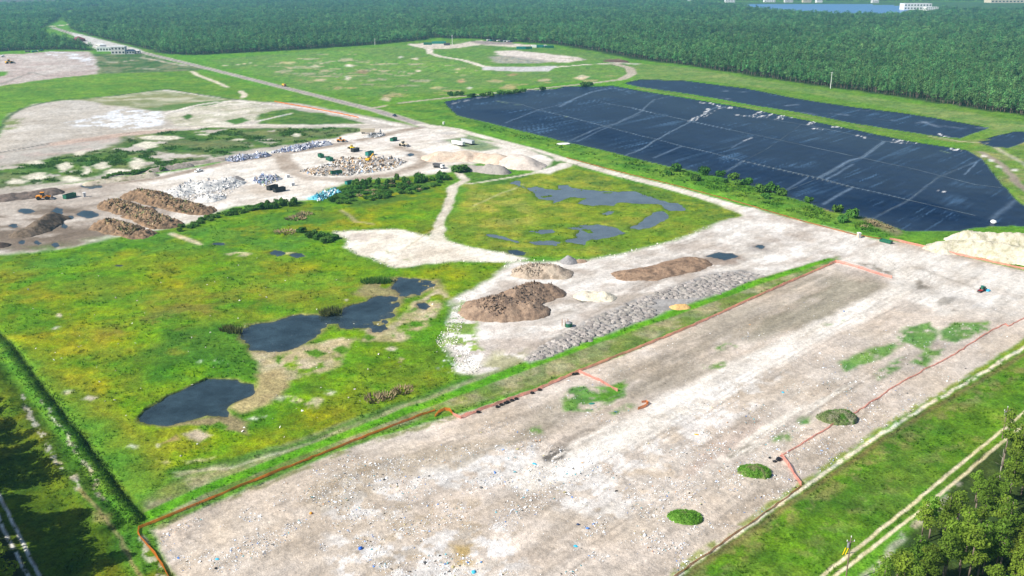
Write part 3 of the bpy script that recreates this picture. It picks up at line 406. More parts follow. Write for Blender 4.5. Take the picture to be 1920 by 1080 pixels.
line([(1740, 255, 1.2), (1800, 265, 2), (1850, 268, 1.2)], (.4, .36, .22), f=1, wp=1, o=.8, region='path')
L1 = [(832, 170), (928, 188), (976, 195), (1009, 206), (1057, 217), (1132, 236), (1203, 255), (1231, 261), (1279, 274), (1329, 285), (1394, 302), (1454, 316), (1533, 333), (1598, 351), (1650, 362), (1704, 375), (1829, 404), (1905, 424)]
L2 = [(1050, 176), (1109, 187), (1138, 194), (1184, 202), (1221, 211), (1258, 219), (1294, 227), (1354, 240), (1450, 260), (1560, 284), (1714, 317), (1829, 346), (1877, 352)]
L3 = [(1150, 164), (1250, 190), (1375, 214), (1423, 221), (1492, 231), (1575, 247), (1608, 254), (1658, 265), (1714, 269), (1790, 285)]
TT = [[(947, 231), (1009, 206), (1055, 195), (1082, 183), (1107, 173), (1142, 164)], [(1030, 280), (1072, 262), (1122, 240), (1155, 231), (1201, 210), (1226, 187), (1260, 180)],
      [(1150, 300), (1200, 281), (1231, 262), (1294, 228), (1333, 206), (1350, 198)], [(1310, 345), (1360, 323), (1394, 302), (1440, 278), (1480, 250), (1510, 228)],
      [(1440, 385), (1475, 358), (1537, 333), (1590, 304), (1615, 296), (1658, 265), (1690, 264)], [(1600, 430), (1650, 402), (1704, 375), (1758, 333), (1831, 302), (1845, 297)]]
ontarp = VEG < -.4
DUST_SHEEN = (.26, .36, .48)  # pale blue for dust and for wrinkle reflections painted on the liner
def liner_mark(pts, wid, o, f=1.0, thr=None, c=DUST_SHEEN, wp=.8):  # blends a strip into the liner colour: painted sheen, dust, torn edges
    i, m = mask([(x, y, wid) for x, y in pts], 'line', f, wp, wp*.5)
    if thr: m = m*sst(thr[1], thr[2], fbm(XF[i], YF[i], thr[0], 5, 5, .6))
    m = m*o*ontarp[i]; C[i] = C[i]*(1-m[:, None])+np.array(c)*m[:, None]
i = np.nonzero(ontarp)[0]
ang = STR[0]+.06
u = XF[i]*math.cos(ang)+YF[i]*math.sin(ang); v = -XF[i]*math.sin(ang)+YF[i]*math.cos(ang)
st = sst(.10, .6, fbm(u/25, v, 4.5, 4, 61, .75))*sst(-.25, .4, fbm(XF[i], YF[i], 38, 3, 62))*.32  # broad pale streaks, reflections and dust put into the colour
st += sst(.22, .55, fbm(u/40, v, 1.6, 3, 65, .7))*sst(-.1, .4, fbm(XF[i], YF[i], 30, 3, 66))*.42  # thin painted glint streaks
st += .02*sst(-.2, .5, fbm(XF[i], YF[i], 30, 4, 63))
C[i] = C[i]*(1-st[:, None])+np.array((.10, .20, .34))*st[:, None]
H[i] += .10*fbm(u/20, v, 3, 3, 64)
liner_mark(TT[0], .5, .38, 1.2); liner_mark(TT[1], .6, .40, 1.3); liner_mark([(1080, 266), (1140, 238), (1200, 214)], .5, .3, 1.2); liner_mark(TT[2], .45, .6, .9); liner_mark([(1225, 296), (1279, 274)], .6, .35, 1.4)
liner_mark([(1360, 323), (1394, 302)], .6, .35, 1.2); liner_mark([(1371, 277), (1410, 256)], .5, .35, 1); liner_mark([(1475, 356), (1512, 333)], .5, .3, 1); liner_mark([(1537, 333), (1596, 300), (1615, 296), (1658, 265)], 1.0, .5, 1.5); liner_mark([(1548, 337), (1600, 308)], .6, .4, 1.1)
liner_mark([(1544, 383), (1596, 352)], .8, .35, 1.2); liner_mark(TT[5], .4, .25, 1.2); liner_mark([(1808, 328), (1831, 304)], .4, .5, .6); liner_mark([(1860, 410), (1905, 375)], 1, .25, 2); liner_mark(L1[3:-2], .3, .35, .5); liner_mark([(1394, 302), (1454, 316), (1598, 351)], .3, .4, .5, c=(.4, .42, .36))
liner_mark(L2[1:8], .3, .32, .5); liner_mark([(1184, 202), (1221, 211)], .5, .5, .5); liner_mark([(1294, 227), (1354, 240)], .5, .5, .6)
liner_mark([(840, 196), (900, 183), (1000, 170), (1050, 166)], 2, .55, 2, thr=(5, -.2, .3), c=(.5, .5, .5)); liner_mark([(1050, 200), (1080, 184), (1110, 172), (1150, 165), (1170, 170), (1190, 172)], 1, .35, 2)
WD = (.78, .76, .74)
for P in ([(1320, 205), (1350, 203), (1385, 200)], [(1333, 206), (1310, 218), (1294, 227)], [(1360, 201), (1410, 202), (1424, 208), (1412, 217), (1404, 217)], [(1378, 215), (1420, 220), (1450, 213), (1455, 210)], [(1455, 223), (1462, 217), (1492, 220)], [(1495, 231), (1520, 231), (1530, 225)], [(1512, 233), (1535, 225)], [(1560, 239), (1595, 232), (1590, 236)], [(1525, 241), (1535, 241)], [(1290, 190), (1330, 193), (1350, 200)], [(1605, 253), (1625, 259)], [(1677, 262), (1690, 255), (1700, 260), (1680, 266), (1672, 267)], [(1690, 258), (1712, 256), (1728, 263), (1716, 269), (1695, 268)], [(1780, 279), (1795, 270), (1808, 276), (1785, 281)], [(1680, 250), (1692, 256), (1702, 254)], [(1790, 272), (1812, 277)], [(1760, 250), (1775, 262)], [(1754, 357), (1768, 359)]):
    liner_mark(P, .75, 1, .6, thr=(2.2, -.45, -.05), c=WD, wp=3.5); liner_mark([(x_+6, y_+1.5) for x_, y_ in P], .3, .8, .5, thr=(2.5, -.3, .1), c=WD, wp=5)
liner_mark([(1410, 258), (1394, 264)], .5, .5, .8, c=WD); liner_mark([(1058, 218), (1062, 219)], .8, .6, .8, c=(.2, .26, .1)); liner_mark([(930, 189), (950, 193)], 1, .6, 1.5, c=(.2, .28, .1)); liner_mark([(965, 196), (977, 196)], 1, .6, 1.5, c=(.2, .28, .1)); liner_mark([(1765, 283), (1780, 287)], .8, .6, 1, c=(.2, .28, .1))
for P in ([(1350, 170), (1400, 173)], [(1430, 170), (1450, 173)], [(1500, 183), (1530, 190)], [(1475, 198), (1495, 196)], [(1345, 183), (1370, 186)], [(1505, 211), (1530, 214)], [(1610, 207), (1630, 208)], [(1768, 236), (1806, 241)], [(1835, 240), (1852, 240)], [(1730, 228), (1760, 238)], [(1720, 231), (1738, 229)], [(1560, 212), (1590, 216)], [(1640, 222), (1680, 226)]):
    liner_mark(P, 1.6, .4, 3, thr=(6, -.4, .2), c=(.35, .42, .52))  # pale puddles on the narrow liner, colour only
# ------------------------------------------------------------------ materials
def mat(name, col=(.5, .5, .5), rough=.8, spec=.3, metal=0.0, noise=None, attr=None, rand=0.0, transl=0.0, bump=None):
    m = bpy.data.materials.new(name); m.use_nodes = True; n = m.node_tree.nodes; l = m.node_tree.links; b = n['Principled BSDF']
    b.inputs['Roughness'].default_value = rough; b.inputs['Specular IOR Level'].default_value = spec; b.inputs['Metallic'].default_value = metal
    if attr:
        a = n.new('ShaderNodeAttribute'); a.attribute_name = attr; out = a.outputs['Color']
    else:
        r = n.new('ShaderNodeRGB'); r.outputs[0].default_value = (*col, 1); out = r.outputs[0]
    def mul(out, fac, lo, hi):
        mr = n.new('ShaderNodeMapRange'); mr.inputs['To Min'].default_value = lo; mr.inputs['To Max'].default_value = hi
        l.new(fac, mr.inputs['Value'])
        x = n.new('ShaderNodeVectorMath'); x.operation = 'SCALE'; l.new(out, x.inputs[0]); l.new(mr.outputs[0], x.inputs['Scale']); return x.outputs[0]
    if noise or bump: g = n.new('ShaderNodeNewGeometry')
    for (sc, amt) in noise or ():
        t = n.new('ShaderNodeTexNoise'); t.inputs['Scale'].default_value = 1/sc; t.inputs['Detail'].default_value = 4; t.inputs['Roughness'].default_value = .65
        l.new(g.outputs['Position'], t.inputs['Vector']); 
        mr = n.new('ShaderNodeMapRange'); mr.inputs['From Min'].default_value = .3; mr.inputs['From Max'].default_value = .7; l.new(t.outputs[0], mr.inputs['Value'])
        out = mul(out, mr.outputs[0], 1-amt, 1+amt)
    if rand:
        oi = n.new('ShaderNodeObjectInfo'); out = mul(out, oi.outputs['Random'], 1-rand, 1+rand)
        hs = n.new('ShaderNodeHueSaturation'); l.new(out, hs.inputs['Color']); mr = n.new('ShaderNodeMapRange'); mr.inputs['To Min'].default_value = .5-.05*rand*2; mr.inputs['To Max'].default_value = .5+.02*rand*2
        w2 = n.new('ShaderNodeTexWhiteNoise'); w2.noise_dimensions = '1D'; l.new(oi.outputs['Random'], w2.inputs['W']); l.new(w2.outputs[0], mr.inputs['Value']); l.new(mr.outputs[0], hs.inputs['Hue']); out = hs.outputs[0]
    l.new(out, b.inputs['Base Color'])
    if bump:
        t = n.new('ShaderNodeTexNoise'); t.inputs['Scale'].default_value = 1/bump[0]; t.inputs['Detail'].default_value = 5
        l.new(g.outputs['Position'], t.inputs['Vector']); bp = n.new('ShaderNodeBump'); bp.inputs['Distance'].default_value = bump[1]; bp.inputs['Strength'].default_value = 1
        l.new(t.outputs[0], bp.inputs['Height']); l.new(bp.outputs[0], b.inputs['Normal'])
    if transl:
        tr = n.new('ShaderNodeBsdfTranslucent'); l.new(out, tr.inputs['Color']); mx = n.new('ShaderNodeMixShader'); mx.inputs[0].default_value = transl
        l.new(b.outputs[0], mx.inputs[1]); l.new(tr.outputs[0], mx.inputs[2]); l.new(mx.outputs[0], n['Material Output'].inputs['Surface'])
    return m
M = {}
M['veg'] = mat('vegetated_ground', attr='Col', rough=1, spec=.05, noise=((.5, .38), (2.2, .28), (7, .16)), bump=(1.1, .35))
M['bare'] = mat('bare_ground', attr='Col', rough=1, spec=.05, noise=((.3, .28), (1.4, .18), (6, .08)), bump=(.8, .2))
M['tarp'] = mat('black_liner', attr='Col', rough=.42, spec=.28, noise=((1.2, .25), (9, .3)), bump=(2.5, .06))
M['water'] = mat('water', (.034, .060, .075), rough=.08, spec=.45, noise=((11, .55), (3, .2)), bump=(.9, .012))
M['marsh'] = mat('marsh_water', (.13, .165, .19), rough=.1, spec=.5, noise=((9, .25),), bump=(.9, .012))
M['lake'] = mat('lake_water', (.05, .18, .40), rough=.3, spec=.5, bump=(3, .03))
for nm_, tf in (('water', .3), ('marsh', .2)):             # murky, but the shallows show their bed
    n_ = M[nm_].node_tree; tp = n_.nodes.new('ShaderNodeBsdfTransparent'); mx = n_.nodes.new('ShaderNodeMixShader'); mx.inputs[0].default_value = tf; om = n_.nodes['Material Output']; src = om.inputs['Surface'].links[0].from_socket
    n_.links.new(src, mx.inputs[1]); n_.links.new(tp.outputs[0], mx.inputs[2]); n_.links.new(mx.outputs[0], om.inputs['Surface'])
def link(o, parent=None, **props):
    COL.objects.link(o)
    if parent is not None: o.parent = parent
    for k, v in props.items(): o[k] = v
    return o
def mesh_np(name, V, Fq, cols=None, smooth=False, extra=None):
    me = bpy.data.meshes.new(name); V = np.asarray(V, np.float32); Fq = np.asarray(Fq, np.int32); k = Fq.shape[1]
    me.vertices.add(len(V)); me.vertices.foreach_set('co', V.ravel()); me.loops.add(Fq.size); me.loops.foreach_set('vertex_index', Fq.ravel())
    me.polygons.add(len(Fq)); me.polygons.foreach_set('loop_start', np.arange(0, Fq.size, k, dtype=np.int32))
    me.polygons.foreach_set('use_smooth', np.full(len(Fq), smooth)); me.update(calc_edges=True)
    if cols is not None:
        a = me.color_attributes.new('Col', 'FLOAT_COLOR', 'POINT'); c4 = np.ones((len(V), 4), np.float32); c4[:, :3] = cols; a.data.foreach_set('color', c4.ravel())
    return me
# ------------------------------------------------------------------ build the terrain pieces
T_ = (CAM_H-H)/(SP+(540-PY)*-1/F_PX*CP)
XW = (PX-960)/F_PX*T_; YW = (CP+(540-PY)/F_PX*SP)*T_
VW = np.stack([XW, YW, H], 1)
ii = (np.arange(NY-1)[:, None]*NX+np.arange(NX-1)[None, :]).ravel()
QUAD = np.stack([ii+NX, ii+NX+1, ii+1, ii], 1)
# tidy the cover index: a cell takes the cover of its lower-left corner
QR = REG[ii]
def sub(name, sel, m, smooth=True, **props):
    q = QUAD[sel]; u, inv = np.unique(q, return_inverse=True)
    me = mesh_np(name, VW[u], inv.reshape(q.shape), C[u], smooth); me.materials.append(m)
    return link(bpy.data.objects.new(name, me), **props)
bare = {'bare_ground', 'dirt_road', 'road', 'path'}
def grid_h(px, py):
    """height of the terrain under a photograph pixel"""
    px = np.asarray(px, float); py = np.asarray(py, float)
    i = np.clip(np.interp(px, XS, np.arange(NX)), 0, NX-1.001); j = np.clip(np.interp(py, YS, np.arange(NY)), 0, NY-1.001)
    i0 = i.astype(int); j0 = j.astype(int); a = i-i0; b = j-j0; G = H.reshape(NY, NX)
    return (G[j0, i0]*(1-a)+G[j0, i0+1]*a)*(1-b)+(G[j0+1, i0]*(1-a)+G[j0+1, i0+1]*a)*b
def grid_c(px, py):
    i = np.clip(np.round(np.interp(np.asarray(px), XS, np.arange(NX))).astype(int), 0, NX-1); j = np.clip(np.round(np.interp(py, YS, np.arange(NY))).astype(int), 0, NY-1)
    return j*NX+i
def G(px, py):
    h = float(grid_h(px, py)); X, Y = world(px, py, h); return Vector((X, Y, h))
def Gz(X, Y):
    h = 0.0
    for _ in range(4):
        px, py = to_px(X, Y, h); h = float(grid_h(px, py))
    return h
def Gnp(px, py):
    h = grid_h(px, py); X, Y = world(px, py, h); return np.stack([X, Y, h], 1)
for k, nm in enumerate(REGN):
    if nm.startswith('tarp'): continue
    sel = QR == k
    if not sel.any(): continue
    nmo = {'wetland': 'marsh_meadow'}.get(nm, nm)
    sub(nmo, sel, M['bare'] if nm in bare else M['veg'], smooth=True, kind='structure')
qv = np.zeros(N, bool)
for nm, ids, lvl in PONDS:
    qv[:] = False; qv[ids] = True; q = QUAD[qv[QUAD].any(1)]; u, inv_ = np.unique(q, return_inverse=True); X, Y = world(PX[u], PY[u], lvl)
    me = mesh_np(nm, np.stack([X, Y, 0*X+lvl], 1), inv_.reshape(q.shape), None, True); me.materials.append(M['lake'] if nm == 'lake' else M['marsh'] if nm == 'marsh_water' else M['water'])
    link(bpy.data.objects.new(nm, me), kind='structure')
# ------------------------------------------------------------------ generic builders
class MB:
    def __init__(s): s.v = []; s.f = []
    def add(s, V, F): b = len(s.v); s.v += [tuple(x) for x in V]; s.f += [tuple(i+b for i in f) for f in F]; return s
    def box(s, c, d, rz=0, taper=1.0, ry=0):
        V = []
        for z in (-.5, .5):
            k = taper if z > 0 else 1
            for x, y in ((-.5, -.5), (.5, -.5), (.5, .5), (-.5, .5)): V.append(Vector((x*d[0]*k, y*d[1]*k, z*d[2])))
        R = Matrix.Rotation(rz, 3, 'Z') @ Matrix.Rotation(ry, 3, 'Y')
        return s.add([R @ p+Vector(c) for p in V], [(0, 3, 2, 1), (4, 5, 6, 7), (0, 1, 5, 4), (1, 2, 6, 5), (2, 3, 7, 6), (3, 0, 4, 7)])
    def cyl(s, a, b, r0, r1=None, n=8):
        a, b = Vector(a), Vector(b); r1 = r0 if r1 is None else r1; q = (b-a).to_track_quat('Z', 'Y'); V = []
        for p, r in ((a, r0), (b, r1)): V += [p+q @ Vector((r*math.cos(2*math.pi*i/n), r*math.sin(2*math.pi*i/n), 0)) for i in range(n)]
        return s.add(V, [(i, (i+1) % n, n+(i+1) % n, n+i) for i in range(n)]+[tuple(range(n-1, -1, -1)), tuple(range(n, 2*n))])
    def prism(s, prof, y0, y1):
        n = len(prof); V = [(x, y0, z) for x, z in prof]+[(x, y1, z) for x, z in prof]
        return s.add(V, [(i, (i+1) % n, n+(i+1) % n, n+i) for i in range(n)]+[tuple(range(n-1, -1, -1)), tuple(range(n, 2*n))])
    def mesh(s, name, m, smooth=False):
        me = bpy.data.meshes.new(name); me.from_pydata(s.v, [], s.f)
        bm = bmesh.new(); bm.from_mesh(me); bmesh.ops.recalc_face_normals(bm, faces=bm.faces[:]); bm.to_mesh(me); bm.free()
        if smooth: me.polygons.foreach_set('use_smooth', [True]*len(me.polygons))
        me.materials.append(m); return me
    def obj(s, name, m, parent=None, smooth=False, **props): return link(bpy.data.objects.new(name, s.mesh(name, m, smooth)), parent, **props)
def thing(name, label, cat, loc, rz=0, group=None):
    o = bpy.data.objects.new(name, None); o.empty_display_size = .5; o.location = loc; o.rotation_euler = (0, 0, rz)
    link(o, label=label, category=cat)
    if group: o['group'] = group
    return o
def heading(p, q):
    a, b = G(*p), G(*q); return math.atan2(b.y-a.y, b.x-a.x)
def paint(name, c, rough=.55, spec=.4): 
    if name not in M: M[name] = mat(name, c, rough, spec, noise=((.8, .12),))
    return M[name]
paint('rubber', (.02, .02, .02), .9, .2); paint('glass_dark', (.02, .03, .035), .1, .6); paint('steel', (.25, .25, .26), .5, .5); paint('yellow', (.75, .42, .02)); paint('orange', (.80, .30, .02))
paint('bin_green', (.012, .12, .065)); paint('bin_teal', (.02, .20, .17)); paint('bin_black', (.018, .022, .022)); paint('white_paint', (.80, .80, .79)); paint('beige_paint', (.62, .54, .40)); paint('dark_grey', (.06, .06, .065)); paint('concrete', (.5, .49, .46), .9, .1); paint('wood_pole', (.20, .15, .11), .9, .1); paint('bark', (.19, .15, .12), 1, .05); paint('bark_pale', (.36, .32, .27), 1, .05)
paint('maroon_roof', (.20, .05, .05)); paint('pale_wall', (.66, .65, .63)); paint('grey_wall', (.45, .46, .48)); paint('blue_plastic', (.01, .12, .55)); paint('cyan_plastic', (.05, .42, .62)); paint('black_plastic', (.015, .015, .018), .5); paint('red_paint', (.42, .04, .03)); paint('tan_roof', (.66, .52, .36)); paint('safety_yellow', (.85, .62, .0)); paint('dark_blue', (.02, .04, .10)); paint('rust', (.35, .17, .08))
# ------------------------------------------------------------------ liner covers with their panels and seams
def seam_mesh(pts, wid, hgt, step=7.0):
    P = []
    for (x0, y0), (x1, y1) in zip(pts[:-1], pts[1:]):
        a, b = G(x0, y0), G(x1, y1); n = max(1, int((b-a).length/step))
        for k in range(n): P.append((x0+(x1-x0)*k/n, y0+(y1-y0)*k/n))
    P.append(pts[-1]); Q = [G(*p) for p in P]; V = []; F = []
    for i, q in enumerate(Q):
        d = (Q[min(i+1, len(Q)-1)]-Q[max(i-1, 0)]); d.z = 0; d.normalize(); nrm = Vector((-d.y, d.x, 0)); q = q+nrm*rnd.uniform(-.15, .15); ww = wid*rnd.uniform(.5, 1.1)
        V += [q-nrm*ww, q-nrm*ww*.4+Vector((0, 0, hgt)), q+nrm*ww*.4+Vector((0, 0, hgt)), q+nrm*ww]
        if i: 
            b = 4*i; F += [(b-4+k, b+k, b+1+k, b-3+k) for k in range(3)]
    me = bpy.data.meshes.new('seam'); me.from_pydata(V, [], F); return me
M['seam'] = mat('ballast_seam', (.10, .13, .15), .7, .3, noise=((40, .7),))
def px_y(curve, x): return np.interp(x, [p[0] for p in curve], [p[1] for p in curve])
def px_x(curve, y): c = sorted(curve, key=lambda p: p[1]); return np.interp(y, [p[1] for p in c], [p[0] for p in c])
qx, qy = PX[ii]+1.2, PY[ii]+.8
for nm, lab in (('tarp_a', 'largest black liner cover, a wide sloping sheet with seams beside the long dirt road'), ('tarp_b', 'long narrow black liner strip between the grass lane and the pine forest'), ('tarp_c', 'small black liner corner cut by the right edge beyond the grass lane')):
    sel = QR == reg(nm)
    cx, cy = (1400, 290) if nm == 'tarp_a' else (1500, 205) if nm == 'tarp_b' else (1890, 264)
    root = thing('liner_cover', lab, 'tarp', G(cx, cy), group='black liner covers'); inv = Matrix.Translation(-root.location)
    if nm == 'tarp_a':
        band = (qy > px_y(L1, qx)).astype(int)+(qy > px_y(L2, qx))+(qy > px_y(L3, qx)); colm = sum((qx > px_x(t, qy)).astype(int) for t in TT); pid = band*10+colm
    elif nm == 'tarp_b': pid = sum((qx > xx+(163-qy)*.0).astype(int) for xx in (1400, 1600))
    else: pid = np.zeros(len(qx), int)
    for p in np.unique(pid[sel]):
        s2 = sel & (pid == p)
        if s2.sum() < 3: continue
        o = sub('panel', s2, M['tarp']); o.parent = root; o.matrix_parent_inverse = inv
    if nm == 'tarp_a':
        for pts in (L1[1:-1], L2[2:], L3[2:-1], TT[1], TT[2], TT[3][1:], TT[4][1:], TT[5][1:-1]):
            me = seam_mesh(pts, .22, .08); me.materials.append(M['seam']); o = link(bpy.data.objects.new('seam', me), root); o.matrix_parent_inverse = inv
# ------------------------------------------------------------------ piles
def cross_noise(x, y, sc, s): return fbm(x, y, sc, 5, s, .62)
PILEH = []
M['pile'] = mat('heaped_material', attr='Col', rough=1, spec=.05, noise=((.35, .22), (1.4, .18)), bump=(.6, .25))
def pile(name, label, cat, segs, c1, c2, rough=.35, res=.8, sharp=1.0, group=None, sc=3.0, c3=None, col_sc=4):
    """segs: (x0, y0, x1, y1, radius m, height m) with the base line in photograph pixels"""
    W = [(G(a, b), G(c, d), R, h) for a, b, c, d, R, h in segs]
    xs = [p.x for s in W for p in s[:2]]; ys = [p.y for s in W for p in s[:2]]; R = max(s[2] for s in W)*1.25
    gx = np.arange(min(xs)-R, max(xs)+R, res); gy = np.arange(min(ys)-R, max(ys)+R, res); X, Y = np.meshgrid(gx, gy); sh = X.shape; X = X.ravel(); Y = Y.ravel()
    z0 = min(min(s[0].z, s[1].z) for s in W)-.3; Hh = np.zeros(len(X)); sd_ = int(abs(xs[0]*7+ys[0]*3)) % 900
    nz = cross_noise(X, Y, max(R*.5, 2), sd_)
    for a, b, r, h in W:
        dx, dy = b.x-a.x, b.y-a.y; t = np.clip(((X-a.x)*dx+(Y-a.y)*dy)/(dx*dx+dy*dy+1e-9), 0, 1)
        d = np.hypot(X-a.x-t*dx, Y-a.y-t*dy)/(r*(1+.22*nz)); p = np.clip(1-d, 0, 1)
        p = p**sharp; p = np.where(p > .75, .75+(p-.75)*.55, p)
        Hh = np.maximum(Hh, h*p*(1+.25*cross_noise(X+50, Y, r*.8, sd_+3)))
    e = sst(0, .6, Hh); hh = Hh+e*rough*(cross_noise(X, Y, sc, sd_+5)+.5*cross_noise(X, Y, sc*.35, sd_+9)); hh = np.where(Hh > 0, np.maximum(hh, 0.02), 0)
    base = np.array(W[0][0]); zz = z0+.3+hh
    zz = np.where(Hh <= 0, z0-.5, zz); V = np.stack([X-base[0], Y-base[1], zz-base[2]], 1)
    ny, nx = sh; q = (np.arange(ny-1)[:, None]*nx+np.arange(nx-1)[None, :]).ravel(); Q = np.stack([q, q+1, q+nx+1, q+nx], 1)
    keep = (Hh[Q] > 0).any(1); Q = Q[keep]; u, iv = np.unique(Q, return_inverse=True)
    k = sst(-.35, .35, cross_noise(X, Y, col_sc, sd_+20))[:, None]; cc = np.array(c1)*(1-k)+np.array(c2)*k
    if c3 is not None: k = sst(.05, .3, cross_noise(X, Y, col_sc*.5, sd_+30))[:, None]*.8; cc = cc*(1-k)+np.array(c3)*k
    me = mesh_np(name, V[u], iv.reshape(Q.shape), cc[u], True); me.materials.append(M['pile'])
    o = link(bpy.data.objects.new(name, me), label=label, category=cat); o.location = base
    if group: o['group'] = group
    PILEH.append(W); return o
def pile_h(X, Y):
    h = 0
    for W in PILEH:
        for a, b, r, H_ in W:
            dx, dy = b.x-a.x, b.y-a.y; t = min(1, max(0, ((X-a.x)*dx+(Y-a.y)*dy)/(dx*dx+dy*dy+1e-9)))
            h = max(h, H_*max(0, 1-math.hypot(X-a.x-t*dx, Y-a.y-t*dy)/r))
    return h
BR1, BR2, BR3 = (.33, .235, .165), (.26, .18, .125), (.17, .12, .09)
pile('mulch_pile', 'big two-lobed brown mulch pile next to the pale cone of chips', 'mulch pile', [(930, 582, 938, 581, 13.5, 6.2), (982, 584, 988, 584, 9, 4.2), (965, 566, 1000, 552, 10, 5.6), (1000, 552, 1028, 550, 6.5, 4.2)], BR1, BR2, .55, .5, .95, sc=1.4, c3=BR3)
pile('wood_chip_pile', 'pale tan wood chip pile at the white track end behind the mulch', 'chip pile', [(995, 512, 1035, 513, 8.5, 4.4)], (.47, .39, .30), (.38, .30, .23), .6, .6, sc=1.8, c3=(.24, .19, .14))
pile('gravel_cone', 'small pointed grey gravel cone at the marsh edge', 'gravel pile', [(1066, 491, 1066, 491, 4.2, 3.2)], (.30, .29, .29), (.26, .25, .25), .1, .4)
pile('rubble_heap', 'low rusty rubble heap touching the grey gravel cone', 'rubble heap', [(1086, 491, 1092, 490, 2.4, 1.2)], (.42, .29, .2), (.3, .22, .16), .4, .4)
pile('mulch_bed', 'long low reddish brown mulch spread near the dark puddle', 'mulch pile', [(1180, 517, 1240, 507, 7.5, 1.8), (1240, 507, 1300, 492, 8, 2.2), (1215, 518, 1300, 500, 6, 1.3)], (.33, .225, .15), (.25, .165, .11), .5, .6, sc=2, c3=(.13, .09, .065))
pile('limerock_pile', 'small cream white rock pile in the middle yard', 'rock pile', [(1100, 556, 1132, 558, 5, 2.4)], (.72, .67, .54), (.6, .54, .42), .5, .4)
pile('sand_mound', 'little orange sand mound on the green strip beside grey heaps', 'sand mound', [(1268, 577, 1284, 576, 2.6, 1.4)], (.62, .40, .16), (.55, .36, .16), .15, .4)
pile('sand_pile', 'broad cream sand pile in front of the parked dump trailers', 'sand pile', [(825, 297, 870, 297, 13, 5), (870, 292, 930, 302, 12, 4.2), (930, 300, 940, 304, 13, 5)], (.60, .50, .39), (.52, .42, .33), .4, 1, sc=5, c3=(.50, .37, .27))
pile('sand_pile', 'tall pale sand pile at the right tip of the working yard', 'sand pile', [(965, 306, 985, 311, 14, 7.0)], (.56, .49, .43), (.50, .43, .37), .3, 1, sc=5)
pile('gravel_pile', 'grey gravel ridge in front of the cream sand pile', 'gravel pile', [(880, 318, 915, 321, 6, 3.4), (915, 321, 940, 324, 7, 5.0)], (.29, .265, .24), (.33, .30, .27), .25, .8)
pile('white_rubble_pile', 'wide white crushed concrete pile left of the working yard', 'rubble pile', [(335, 362, 380, 350, 9, 3.6), (380, 356, 430, 345, 9, 3.8), (390, 375, 400, 372, 7, 2.6)], (.70, .68, .63), (.60, .58, .55), 1.0, .8, sc=4, c3=(.42, .42, .42))
pile('dirt_cone', 'small grey dirt cone behind the white rubble pile', 'dirt pile', [(436, 340, 445, 338, 4.5, 3)], (.34, .30, .27), (.28, .25, .23), .2, .7)
YW1, YW2, YW3 = (.29, .19, .115), (.20, .135, .085), (.11, .08, .055)
pile('mulch_windrow', 'nearest of three brush windrows, short and blunt', 'brush windrow', [(203, 424, 240, 434, 9, 3.6), (240, 434, 262, 440, 8, 3)], YW1, YW2, 1.5, .5, sc=1.5, c3=YW3)
pile('mulch_windrow', 'middle brush windrow of the three, with a greenish far end', 'brush windrow', [(213, 385, 260, 400, 9, 3.8), (260, 402, 312, 422, 9, 3.4)], YW1, YW2, 1.5, .5, sc=1.5, c3=YW3)
pile('mulch_windrow', 'farthest brush windrow, running beside the white rubble pile', 'brush windrow', [(262, 368, 290, 372, 10, 4.4), (290, 376, 375, 396, 9, 3.2)], YW1, YW2, 1.5, .5, sc=1.5, c3=YW3)
pile('compost_pile', 'dark brown steep compost pile among the puddles', 'compost pile', [(45, 440, 70, 432, 7, 3.0), (70, 432, 100, 412, 7.5, 4.6)], (.19, .145, .105), (.14, .105, .075), .6, .6, sc=2, c3=(.07, .055, .04))
pile('compost_pile', 'long dark earth bank behind the orange loader', 'earth bank', [(-30, 378, 60, 368, 7, 3.2), (60, 368, 100, 362, 6.5, 3.4)], (.22, .17, .14), (.16, .125, .105), .7, .8, sc=3, c3=(.10, .08, .07))
pile('compost_pile', 'small black compost heap cut by the left edge', 'compost pile', [(-8, 462, 6, 461, 3.5, 1.8)], (.08, .06, .05), (.12, .09, .07), .4, .6)
pile('dirt_berm', 'low grey brown dirt berm along the far side of the yard road', 'dirt berm', [(285, 322, 330, 315, 5, 2.4), (330, 315, 350, 312, 5, 3), (350, 308, 420, 300, 5, 1.6)], (.38, .33, .28), (.30, .26, .22), .6, .8, sc=3, c3=(.22, .2, .15))
pile('dirt_berm', 'sandy bank under the shrubs beside the yard road', 'dirt berm', [(170, 345, 215, 339, 5, 2), (225, 338, 285, 330, 5, 2.2)], (.52, .46, .36), (.42, .36, .27), .5, .8, sc=3, c3=(.2, .2, .1))
pile('limerock_stockpile', 'cream rock stockpile below the black liner at the right edge', 'rock pile', [(1770, 466, 1830, 468, 9, 4.2), (1830, 470, 1960, 492, 12, 6.0), (1810, 454, 1960, 460, 9, 6.2)], (.60, .555, .44), (.50, .46, .35), .9, .8, sc=3, c3=(.36, .34, .22))
pile('debris_mound', 'wide low mound of mixed demolition debris inside the loop road', 'debris mound', [(590, 322, 640, 318, 8, 2), (640, 314, 735, 304, 9, 2.6), (640, 300, 680, 302, 6, 1.6)], (.5, .45, .4), (.42, .36, .30), .7, .8, sc=2.5, c3=(.55, .38, .22))
pile('scrap_row', 'bluish scrap row, the shorter one near the yard road bend', 'scrap row', [(430, 300, 498, 292, 4.5, 2.2)], (.40, .41, .45), (.3, .32, .36), .6, .8)
pile('scrap_row', 'bluish white scrap row, the longer one beside the yard road', 'scrap row', [(515, 284, 550, 279, 3, 1.2), (550, 280, 612, 271, 5, 2.4)], (.46, .46, .50), (.34, .36, .40), .6, .8)
